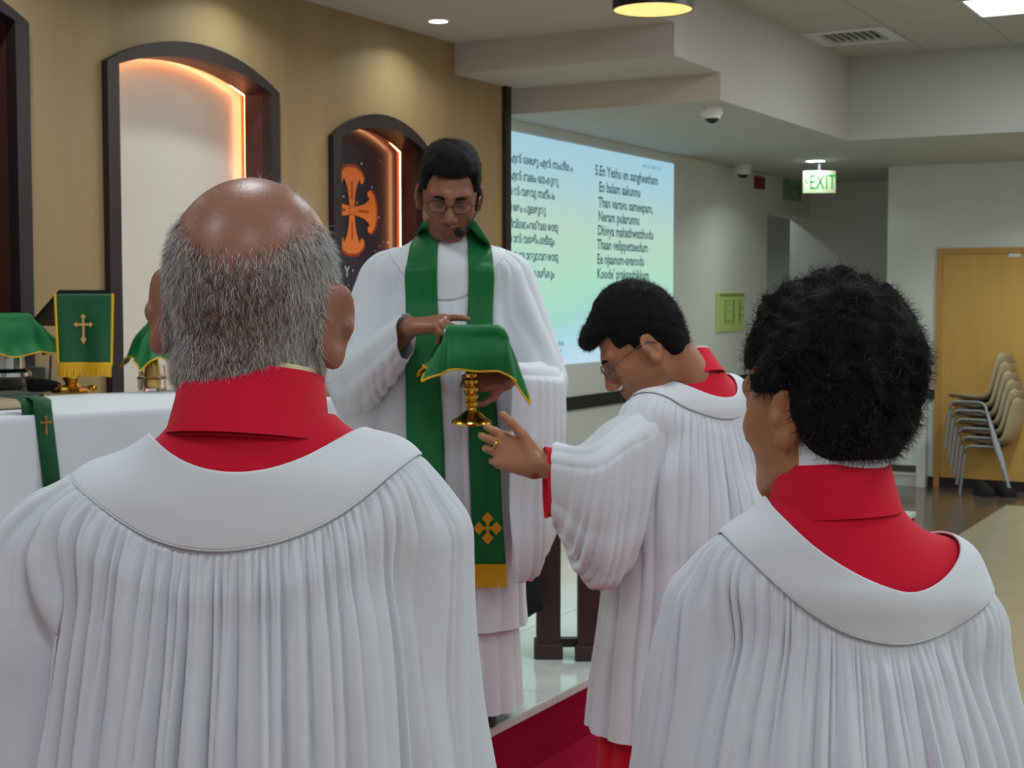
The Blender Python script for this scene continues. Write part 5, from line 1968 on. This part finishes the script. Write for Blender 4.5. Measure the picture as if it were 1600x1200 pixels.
# ================================================================== 2. black haired youth in the foreground
fg2 = Fig(1306, 1.68, 0.0, 'young person with thick black hair in white surplice and red cassock seen from behind')
fc2 = math.radians(38)
G = [cap((-0.098, -0.01, 1.36), (0.122, 0.01, 1.342), 0.050, k=0.05),
     ell((0.005, -0.002, 1.2), (0.155, 0.10, 0.2), k=0.06),
     cap((0.0, -0.012, 1.49), (0.002, 0.0, 1.365), 0.050, 0.084, k=0.05),
     cap((-0.138, 0.0, 1.315), (-0.182, 0.02, 1.03), 0.044, 0.053, k=0.025),
     cap((0.145, 0.0, 1.30), (0.162, 0.03, 1.03), 0.044, 0.05, k=0.025),
     cap((0, 0, 1.08), (0, 0, 0.45), 0.185, 0.27, k=0.06, sy=0.68)]
fld2 = field(G)
hR2 = Rz(math.radians(36)) @ Rx(math.radians(-4)) @ Ry(math.radians(0))
hO2, hS2 = fg2.L(1289, 640, 1.69), 0.98
pr = place(head_prims(hS2, ear=0.95, earang=0.55), hR2, hO2)
pr.append(cap(hO2 + hR2 @ A3(0, -0.02, -0.05), (-0.002, 0.0, 1.35), 0.048, 0.054, k=0.03))
pr += [cap((-0.1, 0, 1.33), (0.1, 0, 1.33), 0.038, k=0.04), ell((0, 0, 1.16), (0.12, 0.075, 0.2), k=0.05), ell((0, 0, 0.93), (0.125, 0.085, 0.15), k=0.05)]
forward_arms(pr, (0.14, 0, 1.30), (0.165, 0.03, 1.03), (0.045, 0.24, 1.05), sc=0.92)
pr += legs_prims(0.86, w=0.075)
sp = [((hO2[0] - 0.14, hO2[0] + 0.14), (hO2[1] - 0.15, hO2[1] + 0.15), (1.38, 1.72), 0.0040),
      ((-0.12, 0.12), (0.2, 0.42), (0.98, 1.22), 0.007)]
body(fg2, pr, sp, srgb(172, 116, 80), tint_face(srgb(140, 80, 72)), (hR2, hO2, hS2))


def boy_hair(P):
    x, y, z = P[..., 0], P[..., 1], P[..., 2]
    q = P - A3(0, -0.020, 0.048)
    th = A3(0.0925, 0.108, 0.110)
    k0 = np.sqrt(((q / th) ** 2).sum(-1))
    k1 = np.sqrt(((q / th ** 2) ** 2).sum(-1)) + 1e-9
    d = k0 * (k0 - 1) / k1
    q2 = P - A3(0, -0.052, -0.035)
    t2 = A3(0.064, 0.050, 0.072)
    a0 = np.sqrt(((q2 / t2) ** 2).sum(-1))
    a1 = np.sqrt(((q2 / t2 ** 2) ** 2).sum(-1)) + 1e-9
    d = comb(d, a0 * (a0 - 1) / a1, 0.03, 'u')
    sh_ = P.shape[:-1]
    lump = (0.0065 * smooth_field(P.reshape(-1, 3), 91, 70.0) + 0.0048 * smooth_field(P.reshape(-1, 3), 92, 150.0) + 0.003 * smooth_field(P.reshape(-1, 3), 93, 290.0)).reshape(sh_)
    d = d + lump
    # keep off the face and the ears
    face = np.maximum(np.minimum(y - 0.045, 0.5), z - 0.055)          # negative inside cut region? built below
    cutf = np.maximum(0.040 - y, z - 0.050)                            # inside (<0): front and low
    cute = np.maximum(np.maximum(-0.020 - y, z - 0.022), -0.2 + 0 * x)
    # temple side-burns and ears free below z 0.022 in front of y -0.02
    cutn = z + 0.056 - 1.1 * np.clip(np.hypot(x, y + 0.035) - 0.055, 0, 0.06)
    d = comb(d, -cutf, 0.012, 'i')
    d = comb(d, -cute, 0.012, 'i')
    d = comb(d, -cutn, 0.02, 'i')
    return d


Vh, Fh = hair_cap(boy_hair, hR2, hO2, hS2, (-0.13, -0.16, -0.13), (0.13, 0.13, 0.18), 0.0035)
loc = Vh / hS2
hb = mesh_np('hair', Vh @ hR2.T + hO2, Fh, M_HAIRCAP, fg2.e, smooth=True)
rt, nm = sample_mesh(Vh, Fh, 26000, 12)
r_ = np.random.default_rng(9)
tang = np.cross(nm, A3(0.3, 0.2, 1.0)) + A3(0, -0.2, -0.6)
dirs = nm * 0.26 + tang * r_.normal(0, 0.6, (len(rt), 1)) + r_.normal(size=nm.shape) * 0.4 + A3(0, -0.1, -0.3)
g = r_.uniform(0.004, 0.034, len(rt))
strands('hair_strands', hb, (rt - nm * 0.003) @ hR2.T + hO2, dirs @ hR2.T, 0.017, 0.00065, np.stack([g, g * 0.95, g * 1.05], 1), M_HAIR, 10, seg=4, bend=0.4, curl=0.45)
eyebrows(fg2, hR2, hO2, hS2, M_HAIRCAP)
NK2 = e_pts([(-180, 52), (-135, 60), (-90, 72), (-45, 67), (0, 58), (38, 49), (70, 48), (90, 53), (135, 55), (180, 52)])
SM2 = e_pts([(-180, 34), (-135, 45), (-90, 57), (-45, 53), (0, 43), (38, 35), (70, 33.5), (90, 35), (135, 35), (180, 34)])
cass = skirt('cassock', fg2.e, (0, 0, 0), [(0.9, 0.15, 0.12), (0.55, 0.2, 0.15), (0.07, 0.24, 0.19)], M_RED, 22)
shoulder_patch('cape', cass, fld2, (0.0, 0), 1.22, ef(73, 73, 70), (lambda p: NK2(p) - 0.14), M_RED, 0.003, seed=4, wr=0.0014)
cR = Rz(fc2) @ Rx(math.radians(-6))
collar_ring('collar', cass, A3(0.0, -0.006, 1.424), 0.063, 0.067, 0.060, cR, M_RED, flare=1.16)
collar_ring('shirt_collar', fg2.e, A3(0.0, -0.006, 1.450), 0.060, 0.064, 0.060, cR, M_YOKE, flare=1.04)
sur = robe('surplice', fg2.e, fld2, (0, 0), 1.22, SM2, 0.55, M_WHITE, 51, ncol=700, rows_top=60, rows_low=90, npl=116, amp=1.5)
shoulder_patch('yoke', sur, fld2, (0, 0), 1.22, NK2, (lambda p: SM2(p) - 0.013), M_YOKE, 0.010, 0.004, ncol=360, nrow=30, seed=8, wr=0.0018, seam=True)
for s in (-1, 1):
    e0, w0 = A3(s * 0.165, 0.03, 1.03), A3(s * 0.065, 0.21, 1.05)
    sleeve('sleeve', sur, [(0, e0 + A3(0, -0.02, 0.03), A3(0.045, 0, 0), A3(0, 0, 0.05), A3(0, 0, -0.08)), (0.5, (e0 + w0) / 2, A3(0.04, 0.03 * s, 0), A3(0, 0, 0.055), A3(0, 0, -0.18)), (1, w0, A3(0.045, 0.03 * s, 0), A3(0, 0, 0.05), A3(0, 0, -0.23))], M_WHITE, 60 + s, nr=40, nt=80)
shoes(fg2, (0, 0), 0.075, np.eye(3))


# short dark hair used by the two men at the altar
def short_hair(top=0.02, front=0.055, fringe=0.0, nape=-0.075, sq=2.0):
    def f(P):
        x, y, z = P[..., 0], P[..., 1], P[..., 2]
        q = P - A3(0, -0.012 + fringe * 0.3, 0.036 + top * 0.25)
        th = A3(0.0835, 0.1045 + fringe * 0.4, 0.092 + top * 0.75)
        if sq > 2:
            d = ((np.abs(q / th) ** sq).sum(-1) ** (1 / sq) - 1) * 0.085
        else:
            k0 = np.sqrt(((q / th) ** 2).sum(-1))
            k1 = np.sqrt(((q / th ** 2) ** 2).sum(-1)) + 1e-9
            d = k0 * (k0 - 1) / k1
        if fringe:
            q2 = P - A3(0, 0.075, 0.088)
            t2 = A3(0.055, 0.04 + fringe, 0.032)
            a0 = np.sqrt(((q2 / t2) ** 2).sum(-1))
            a1 = np.sqrt(((q2 / t2 ** 2) ** 2).sum(-1)) + 1e-9
            d = comb(d, a0 * (a0 - 1) / a1, 0.03, 'u')
        q3 = P - A3(0, -0.05, -0.02)
        t3 = A3(0.064, 0.046, 0.062)
        b0 = np.sqrt(((q3 / t3) ** 2).sum(-1))
        b1 = np.sqrt(((q3 / t3 ** 2) ** 2).sum(-1)) + 1e-9
        d = comb(d, b0 * (b0 - 1) / b1, 0.02, 'u')
        d = d + 0.0022 * np.sin(x * 120 + z * 60) * np.sin(y * 110 + 1.0) * np.sin(z * 90)
        cutf = np.maximum(0.052 - y, z - front - 0.1 * np.abs(x))
        cuts = np.maximum(0.022 - y, z - 0.028)
        cute = np.maximum(-0.016 - y, z - 0.006)
        cutb = np.maximum(-0.036 - y, z + 0.012)
        cutn = z - nape
        for c_ in (cutf, cuts, cute, cutb, cutn):
            d = comb(d, -c_, 0.010, 'i')
        return d
    return f


def add_short_hair(fig, R, o, sc, fn, seed, n=7000, L=0.009, up=0.3):
    Vh, Fh = hair_cap(fn, R, o, sc, (-0.11, -0.13, -0.11), (0.11, 0.16, 0.19), 0.004)
    hb = mesh_np('hair', Vh @ R.T + o, Fh, M_HAIRCAP, fig.e, smooth=True)
    rt, nm = sample_mesh(Vh, Fh, n, seed)
    r = np.random.default_rng(seed)
    dirs = nm * 0.7 + r.normal(size=nm.shape) * 0.35 + A3(0, -0.5, -0.2) + A3(0, 0.9, 0.3) * np.clip((rt[:, 1:2] - 0.04 * sc) / 0.03, 0, 1)
    g = r.uniform(0.004, 0.02, len(rt))
    strands('hair_strands', hb, (rt - nm * 0.002) @ R.T + o, dirs @ R.T, L, 0.0011, np.stack([g, g * 0.96, g * 1.04], 1), M_HAIR, seed + 1, seg=3, bend=0.35)


# ================================================================== 3. priest with the chalice
pf = Fig(700, 4.45, PLAT, 'priest in white robe and green stole with headset holding a veiled chalice')
elR, elL = pf.L(552, 590, 4.42), pf.L(850, 600, 4.40)
wrR, wrL = pf.L(640, 512, 4.16), pf.L(792, 590, 4.12)
G = [cap((-0.155, 0, 1.365), (0.145, 0, 1.365), 0.060, k=0.05),
     ell((0, 0.0, 1.2), (0.19, 0.125, 0.24), k=0.06),
     cap((0, 0.0, 1.50), (0, 0.0, 1.37), 0.062, 0.11, k=0.05),
     cap((-0.205, 0.0, 1.335), elR, 0.055, 0.062, k=0.05),
     cap((0.195, 0.0, 1.335), elL, 0.055, 0.062, k=0.05),
     cap((0, 0, 1.05), (0, 0, 0.1), 0.205, 0.235, k=0.06, sy=0.75)]
fld3 = field(G)
hR3 = Rz(math.radians(183)) @ Rx(math.radians(-24)) @ Ry(math.radians(-3))
hO3, hS3 = pf.L(702, 306, 4.38), 1.07
hd = place(head_prims(hS3, ear=1.0, nose=1.1, earang=0.6), hR3, hO3)
pr = hd
pr.append(cap(hO3 + hR3 @ A3(0, -0.02, -0.05), (0, 0.02, 1.38), 0.060, 0.066, k=0.03))
pr += [cap((-0.13, 0, 1.33), (0.13, 0, 1.33), 0.042, k=0.04), ell((0, 0, 1.15), (0.15, 0.09, 0.22), k=0.05), ell((0, 0, 0.95), (0.14, 0.1, 0.16), k=0.05)]
pr += [cap((-0.18, 0, 1.32), elR, 0.042, 0.036, k=0.03), cap(elR, wrR, 0.038, 0.029, k=0.02), cap((0.17, 0, 1.32), elL, 0.042, 0.036, k=0.03), cap(elL, wrL, 0.038, 0.029, k=0.02)]
# his right hand: index finger stretched over the veil, other fingers curled around its edge
tgt = pf.L(712, 500, 4.10)
fR = tgt - wrR
hp, _ = hand_prims(wrR, fR, A3(-0.15, -0.35, 0.92), -1, [(0.12, 0.12, 0.1), (0.75, 0.8, 0.5), (0.95, 0.9, 0.5), (1.1, 0.9, 0.5)], thumb=(0.5, 0.3), sc=1.03, tdir=fR / np.linalg.norm(fR) * 0.6 + A3(0.1, -0.75, -0.35))
pr += hp
# his left hand grips the chalice knop under the veil
gr = pf.L(738, 590, 4.05)
hp, _ = hand_prims(wrL, gr - wrL, A3(0.25, -0.75, 0.2), -1, [(0.7, 0.8, 0.5)] * 4, thumb=(0.6, 0.4), sc=0.95)
pr += hp
pr += legs_prims(0.88)
sp = [((hO3[0] - 0.13, hO3[0] + 0.13), (hO3[1] - 0.16, hO3[1] + 0.15), (1.44, 1.80), 0.0042),
      ((wrR[0] - 0.05, wrR[0] + 0.22), (wrR[1] - 0.15, wrR[1] + 0.08), (wrR[2] - 0.09, wrR[2] + 0.08), 0.0045),
      ((wrL[0] - 0.18, wrL[0] + 0.05), (wrL[1] - 0.15, wrL[1] + 0.06), (wrL[2] - 0.09, wrL[2] + 0.09), 0.006)]
body(pf, pr, sp, srgb(144, 92, 68), tint_face(srgb(128, 72, 70), 0.22), (hR3, hO3, hS3))
add_short_hair(pf, hR3, hO3, hS3, short_hair(0.022, 0.078, 0.0, sq=2.5), 70)
eyebrows(pf, hR3, hO3, hS3, M_HAIRCAP)
spectacles(pf, hR3, hO3, hS3, M_SPEC)
# headset microphone
T = lambda x, y, z: hR3 @ (A3(x, y, z) * hS3) + hO3
mic = MB().tube([T(-0.088, -0.03, 0.02), T(-0.086, 0.01, 0.015), T(-0.078, 0.04, -0.02), T(-0.062, 0.075, -0.045), T(-0.040, 0.10, -0.058)], 0.0025, n=6).build('headset', M_BLACK, pf.e, smooth=True)
MB().ball(tuple(T(-0.030, 0.113, -0.060)), (0.015, 0.015, 0.015), 10).build('microphone', M_CLOTHBLK, mic, smooth=True)
# robes
skirt('cassock', pf.e, (0, 0, 0), [(0.75, 0.16, 0.13), (0.4, 0.20, 0.16), (0.05, 0.215, 0.175)], M_WHITE, 71, npl=36, amp=0.008)
sur = robe('alb', pf.e, fld3, (0, 0), 1.15, ef(55, 58, 46), 0.30, M_WHITE, 72, ncol=420, rows_top=44, rows_low=70, npl=72, facing=math.pi, amp=0.9)
_, yP = shoulder_patch('yoke', sur, fld3, (0, 0), 1.15, ef(78, 76, 76), ef(54, 57, 45), M_YOKE, 0.008, 0.001, facing=math.pi, ncol=240, nrow=18, seed=9, wr=0.001)
o_grid['alb_yoke'] = (yP, np.array([[i * 240 + j, i * 240 + (j + 1) % 240, (i + 1) * 240 + (j + 1) % 240, (i + 1) * 240 + j] for i in range(yP.shape[0] - 1) for j in range(240)]))
collar_ring('neckband', sur, A3(0, -0.005, 1.452), 0.066, 0.068, 0.035, Rx(math.radians(8)), M_YOKE, flare=1.10)
zv = A3(0, 0, 1.0)
sleeve('sleeve', sur, [(0, A3(-0.19, 0.0, 1.30), A3(0.05, 0.02, 0), zv * 0.06, zv * -0.06),
                       (0.42, elR + A3(0.0, 0, 0.02), A3(0.055, 0.06, 0), zv * 0.055, zv * -0.13),
                       (0.75, elR * 0.45 + wrR * 0.55, A3(0.03, 0.07, 0), zv * 0.05, zv * -0.11),
                       (1, wrR + A3(-0.012, 0.015, -0.005), A3(0.02, 0.06, 0), zv * 0.045, zv * -0.085)], M_WHITE, 74, amp=0.010)
sleeve('sleeve', sur, [(0, A3(0.18, 0.0, 1.30), A3(0.05, -0.02, 0), zv * 0.06, zv * -0.06),
                       (0.40, elL + A3(0.0, 0, 0.02), A3(0.055, -0.06, 0), zv * 0.055, zv * -0.40),
                       (0.72, elL * 0.5 + wrL * 0.5 + A3(0.03, 0, 0), A3(0.02, -0.06, 0), zv * 0.05, zv * -0.55),
                       (1, wrL + A3(0.02, 0.03, 0.0), A3(-0.012, -0.035, 0), zv * 0.04, zv * -0.58)], M_WHITE, 76, amp=0.012)
shoes(pf, (0, 0.055), 0.085, Rz(math.pi))


# stole: two bands over the robe front
def front_y(x, z, m=0.022):
    y = []
    for a, b_ in zip(x, z):
        h = [t.ray_cast(Vector((a, -1.0, b_)), Vector((0, 1, 0)))[0] for t in STOLE_BVH]
        h = [q[1] for q in h if q is not None]
        y.append(min(h) - 0.006 if h else -0.1)
    return np.array(y)


from mathutils.bvhtree import BVHTree
STOLE_BVH = [BVHTree.FromPolygons([tuple(v) for v in o_grid[k][0].reshape(-1, 3)], [tuple(int(i) for i in f) for f in o_grid[k][1]]) for k in ('alb', 'alb_yoke')]
stole = empty('stole', (0, 0, 0))
stole.parent = pf.e
for cx0, path in ((0, [(672, 346), (661, 380), (657, 430), (659, 500), (662, 600), (666, 700), (668, 800), (672, 920)]), (1, [(734, 346), (748, 380), (752, 430), (750, 500), (752, 600), (757, 700), (761, 800), (766, 880)])):
    zz_ = np.array([pf.L(p[0], p[1], 4.31)[2] for p in path])
    xx_ = np.array([pf.L(p[0], p[1], 4.31)[0] for p in path])
    hw = np.array([0.020, 0.036, 0.041, 0.040, 0.044, 0.048, 0.049, 0.050]) * (1.15 if cx0 == 0 else 0.92)
    n_ = 60
    t0 = np.linspace(0, 1, len(path))
    t1 = np.linspace(0, 1, n_)
    zs_, xs_, hs_ = (np.interp(t1, t0, a) for a in (zz_, xx_, hw))
    rows = []
    nu = 13
    for u in np.linspace(-1, 1, nu):
        x = xs_ + hs_ * u
        y = front_y(x, zs_)
        rows.append(np.stack([x, y, zs_], -1))
    P = np.array(rows)                                 # nu, n_, 3
    ys = P[:, :, 1].min(axis=0)
    hang = np.minimum.accumulate(ys)
    P[:, :, 1] = np.minimum(P[:, :, 1], np.where(np.arange(n_) > 14, hang + 0.004, 9)[None])
    # carry the band over the shoulder to the nape
    back = []
    for k, (fx, fy, fz) in enumerate(((0.95, 0.02, 0.002), (0.8, 0.06, -0.004), (0.3, 0.09, -0.02))):
        back.append(np.stack([P[:, 0, 0] * fx, np.full(nu, fy) + 0.0, P[:, 0, 2] + 0.008 + fz], -1))
    P = np.concatenate([np.array(back)[::-1].transpose(1, 0, 2), P], axis=1)
    nn_ = P.shape[1]
    idx = np.arange(nu * nn_).reshape(nu, nn_)
    Fq = np.stack([idx[:-1, :-1], idx[1:, :-1], idx[1:, 1:], idx[:-1, 1:]], -1).reshape(-1, 4)
    o = mesh_np('stole_band', P.reshape(-1, 3), Fq, M_GREEN, stole, smooth=True)
    md = o.modifiers.new('t', 'SOLIDIFY')
    md.thickness = 0.003
    m = MB()
    bottom = P[:, -1]
    rs = random.Random(2)
    xs2 = np.linspace(0, nu - 1, 46)
    for t in xs2:
        i = int(min(math.floor(t), nu - 2))
        p0 = bottom[i] * (1 - (t - i)) + bottom[i + 1] * (t - i) + A3(0, -0.003, 0.004)
        m.tube([p0, p0 + A3(rs.uniform(-.002, .004), -0.004, -0.068)], 0.0022, n=5)
    f = m.build('fringe', M_GOLDTHREAD, o)
    f['kind'] = 'stuff'
    if cx0 == 1:
        c = pf.L(759, 822, 4.31)
        yv = P[:, :, 1].min()
        i = int(np.argmin(abs(zs_ - c[2]))) + 3
        c[0], c[1] = P[nu // 2, i, 0], P[nu // 2, i, 1] - 0.006
        m = MB()
        for k in range(4):
            a = k * math.pi / 2
            pts = [(0.04, 0.06), (0.14, 0.36), (0.42, 0.60), (0.02, 1.0)]
            pts = pts + [(-x, z) for x, z in pts[::-1]]
            q_ = [(x * math.cos(a) - z * math.sin(a), x * math.sin(a) + z * math.cos(a)) for x, z in pts]
            q_ = [(c[0] + x * 0.041, z * 0.047 + c[2]) for x, z in q_]
            m.prism(q_, 'y', c[1] - 0.001, c[1] + 0.004)
        m.cbox((c[0], c[1] + 0.0015, c[2]), (0.008, 0.005, 0.008))
        m.build('gold_cross', M_GOLDPATCH, o)
# chalice and its veil, held in front of him
ch_b = pf.L(737, 663, 4.05)
chal = empty('chalice', tuple(np.array(pf.e.matrix_world if False else Matrix.Translation(pf.e.location) @ Matrix.Rotation(YAW, 4, 'Z')) @ np.append(ch_b, 1.0))[:3])
chal.rotation_euler = (0, 0, YAW)
tag(chal, 'gold chalice with knobbed stem held by the priest under a green veil', 'chalice')
MB().lathe([(r * 0.88, z * 1.18) for r, z in CHAL], n=40).build('cup', M_BRASS, chal, smooth=True)
ve = empty('chalice_veil', chal.location)
ve.rotation_euler = (0, 0, YAW)
tag(ve, 'green veil with gold edging draped over the chalice the priest holds', 'veil')
ztop = cf(730, 508, 4.06)[2] - (ch_b[2] + PLAT)
MB().box((-0.072, -0.072, ztop - 0.018), (0.072, 0.072, ztop - 0.010)).build('pall', M_YOKE, ve)
MB().lathe([(0.042, 0.245), (0.05, 0.25), (0.05, ztop - 0.012), (0.042, ztop - 0.012)], n=24).build('paten', M_BRASS, ve, smooth=True)
veil('veil_cloth', ve, (0.012, 0, ztop), 0.075, 0.20, 0.10, math.radians(70), math.radians(55), M_GREEN, M_GOLDTHREAD, 14, fold=0.010, droop=0.075)

# ================================================================== 4. assistant bowing beside the altar
fa = Fig(1085, 3.60, 0.0, 'man with spectacles bowing his head and reaching out, white surplice, red cassock')
ps = math.radians(42)
RB = Rz(ps)                                                # x to his right, y forward
sL, sRt = RB @ A3(-0.155, 0, 1.40), RB @ A3(0.155, 0, 1.415)
elA, wrA = fa.L(925, 735, 3.42), fa.L(846, 728, 3.50)
G = [cap(sL * A3(0.85, 0.85, 1), sRt * A3(0.85, 0.85, 1), 0.056, k=0.05),
     ell(RB @ A3(0, -0.01, 1.22), (0.185, 0.125, 0.24), RB, k=0.06),
     cap(RB @ A3(0, 0.008, 1.535), RB @ A3(0, 0.0, 1.40), 0.056, 0.095, k=0.05),
     cap(RB @ A3(0.19, 0.01, 1.37), RB @ A3(0.225, 0.06, 1.08), 0.052, 0.06, k=0.05),
     cap(RB @ A3(-0.17, 0.01, 1.37), RB @ A3(-0.17, 0.10, 1.25), 0.052, 0.05, k=0.05),
     cap((0, 0, 1.06), (0, 0, 0.4), 0.205, 0.26, k=0.06, sy=0.85)]
fld4 = field(G)
hR4 = Rz(math.radians(84)) @ Rx(math.radians(-36))
hO4, hS4 = fa.L(1008, 543, 3.55), 1.04
pr = place(head_prims(hS4, ear=1.0, nose=1.05), hR4, hO4)
pr.append(cap(hO4 + hR4 @ A3(0, -0.04, -0.04), RB @ A3(-0.004, -0.018, 1.44), 0.058, 0.062, k=0.03))
pr += [cap(sL * A3(0.7, 0.7, 0.98), sRt * A3(0.7, 0.7, 0.98), 0.042, k=0.04), ell((0, 0, 1.18), (0.14, 0.085, 0.22), RB, k=0.05), ell((0, 0, 0.95), (0.14, 0.09, 0.16), RB, k=0.05)]
pr += [cap(RB @ A3(-0.15, 0.01, 1.37), elA, 0.042, 0.036, k=0.03), cap(elA, wrA, 0.037, 0.028, k=0.02)]
eR_, wR_ = RB @ A3(0.20, 0.06, 1.09), RB @ A3(0.06, 0.28, 1.12)
pr += [cap(RB @ A3(0.16, 0.01, 1.38), eR_, 0.042, 0.036, k=0.03), cap(eR_, wR_, 0.036, 0.027, k=0.02)]
hp, _ = hand_prims(wR_, RB @ A3(-0.6, 0.7, 0.3), RB @ A3(0.7, 0.5, 0.2), 1, relaxed(0.3))
pr += hp
tipA = fa.L(752, 690, 3.56)
hp, tipsA = hand_prims(wrA + (tipA - wrA) * 0.06, tipA - wrA, A3(-0.1, -1.0, 0.12), 1, [(0.18, 0.35, 0.2), (0.25, 0.4, 0.25), (0.4, 0.5, 0.3), (0.6, 0.6, 0.3)], thumb=(0.25, 0.1), spread=0.1, sc=1.08, tdir=A3(-0.55, -0.1, 0.85))
pr += hp
pr += legs_prims(0.9, R=RB)
sp = [((hO4[0] - 0.17, hO4[0] + 0.14), (hO4[1] - 0.14, hO4[1] + 0.14), (1.38, 1.72), 0.0042),
      ((tipA[0] - 0.06, wrA[0] + 0.03), (wrA[1] - 0.10, wrA[1] + 0.16), (wrA[2] - 0.08, wrA[2] + 0.15), 0.0042),
      ((wR_[0] - 0.15, wR_[0] + 0.06), (wR_[1] - 0.05, wR_[1] + 0.2), (1.06, 1.24), 0.008)]
body(fa, pr, sp, srgb(172, 116, 86), tint_face(srgb(146, 84, 76), 0.18), (hR4, hO4, hS4))
add_short_hair(fa, hR4, hO4, hS4, short_hair(0.036, 0.066, 0.004, nape=-0.06), 80, n=8000, L=0.010)
eyebrows(fa, hR4, hO4, hS4, M_HAIRCAP)
spectacles(fa, hR4, hO4, hS4, mat('wire_frame', srgb(90, 96, 104), 0.25, metal=0.8))
# ring on his finger
fdir = (tipA - wrA) / np.linalg.norm(tipA - wrA)
kn = wrA + (tipA - wrA) * 0.06 + fdir * 0.112 + A3(0, -0.004, 0.006)
m = MB()
mm = np.array(Matrix.Identity(3))
pts = []
for k in range(16):
    a = 2 * math.pi * k / 16
    u1 = np.cross(fdir, A3(0, 0, 1.0)); u1 /= np.linalg.norm(u1)
    u2 = np.cross(fdir, u1)
    pts.append(kn + 0.0118 * (math.cos(a) * u1 + math.sin(a) * u2))
m.tube(pts, 0.0022, n=6, closed=True).build('ring', M_BRASS, fa.e, smooth=True)
cass = skirt('cassock', fa.e, (0, 0, 0), [(1.0, 0.16, 0.13), (0.6, 0.22, 0.19), (0.06, 0.26, 0.22)], M_RED, 81)
shoulder_patch('cape', cass, fld4, (0, 0), 1.24, ef(74, 74, 70), ef(52, 56, 40), M_RED, 0.003, facing=ps, seed=6, wr=0.001)
cR = RB @ Rx(math.radians(-24))
cpos = RB @ A3(-0.006, 0.018, 1.456)
collar_ring('collar', cass, cpos, 0.077, 0.085, 0.066, cR, M_RED, flare=1.22)
collar_ring('shirt_collar', fa.e, cpos + A3(0, 0, 0.006), 0.073, 0.081, 0.066, cR, mat('check_linen', srgb(206, 202, 196), 0.7, var=0.25, vscale=160), flare=1.05)
sur = robe('surplice', fa.e, fld4, (0, 0), 1.24, ef(52, 51, 34), 0.62, M_WHITE, 82, ncol=560, rows_top=50, rows_low=80, npl=120, facing=ps)
shoulder_patch('yoke', sur, fld4, (0, 0), 1.24, ef(61, 64, 50), ef(51.2, 50.2, 33.2), M_YOKE, 0.010, 0.004, facing=ps, ncol=280, nrow=22, seed=10, wr=0.001, seam=True)
ad = wrA - elA
ad /= np.linalg.norm(ad)
sleeve('sleeve', sur, [(0, RB @ A3(-0.13, 0.0, 1.36), A3(0.04, -0.05, 0), zv * 0.075, zv * -0.10),
                       (0.40, sL * 0.45 + elA * 0.55 + A3(-0.01, -0.01, -0.01), A3(0.03, -0.07, 0), zv * 0.062, zv * -0.30),
                       (0.72, elA + A3(-0.02, 0, 0.0), A3(0.02, -0.075, 0), zv * 0.055, zv * -0.25),
                       (1, wrA + A3(0.03, 0.0, 0.0), A3(-0.008, -0.07, 0), zv * 0.050, zv * -0.14)], M_WHITE, 84, nr=80, nt=140, amp=0.012)
sleeve('cassock_sleeve', cass, [(0, elA + A3(0.0, 0, 0), A3(0.01, -0.045, 0), zv * 0.045, zv * -0.07),
                                (0.6, elA * 0.3 + wrA * 0.7, A3(0.008, -0.045, 0), zv * 0.045, zv * -0.11),
                                (1, wrA + A3(0.008, 0.0, 0.0), A3(0.006, -0.045, 0), zv * 0.045, zv * -0.125)], M_RED, 86, nr=30, nt=70, amp=0.003)
e0, w0 = RB @ A3(0.215, 0.05, 1.10), RB @ A3(0.085, 0.25, 1.12)
sd = RB @ A3(0.05, 0.03, 0)
sleeve('sleeve', sur, [(0, e0 + A3(0, 0, 0.03), sd, zv * 0.06, zv * -0.08), (0.5, (e0 + w0) / 2, sd, zv * 0.055, zv * -0.18), (1, w0, sd, zv * 0.05, zv * -0.24)], M_WHITE, 88, nr=40, nt=80)
shoes(fa, (0, 0), 0.085, RB)
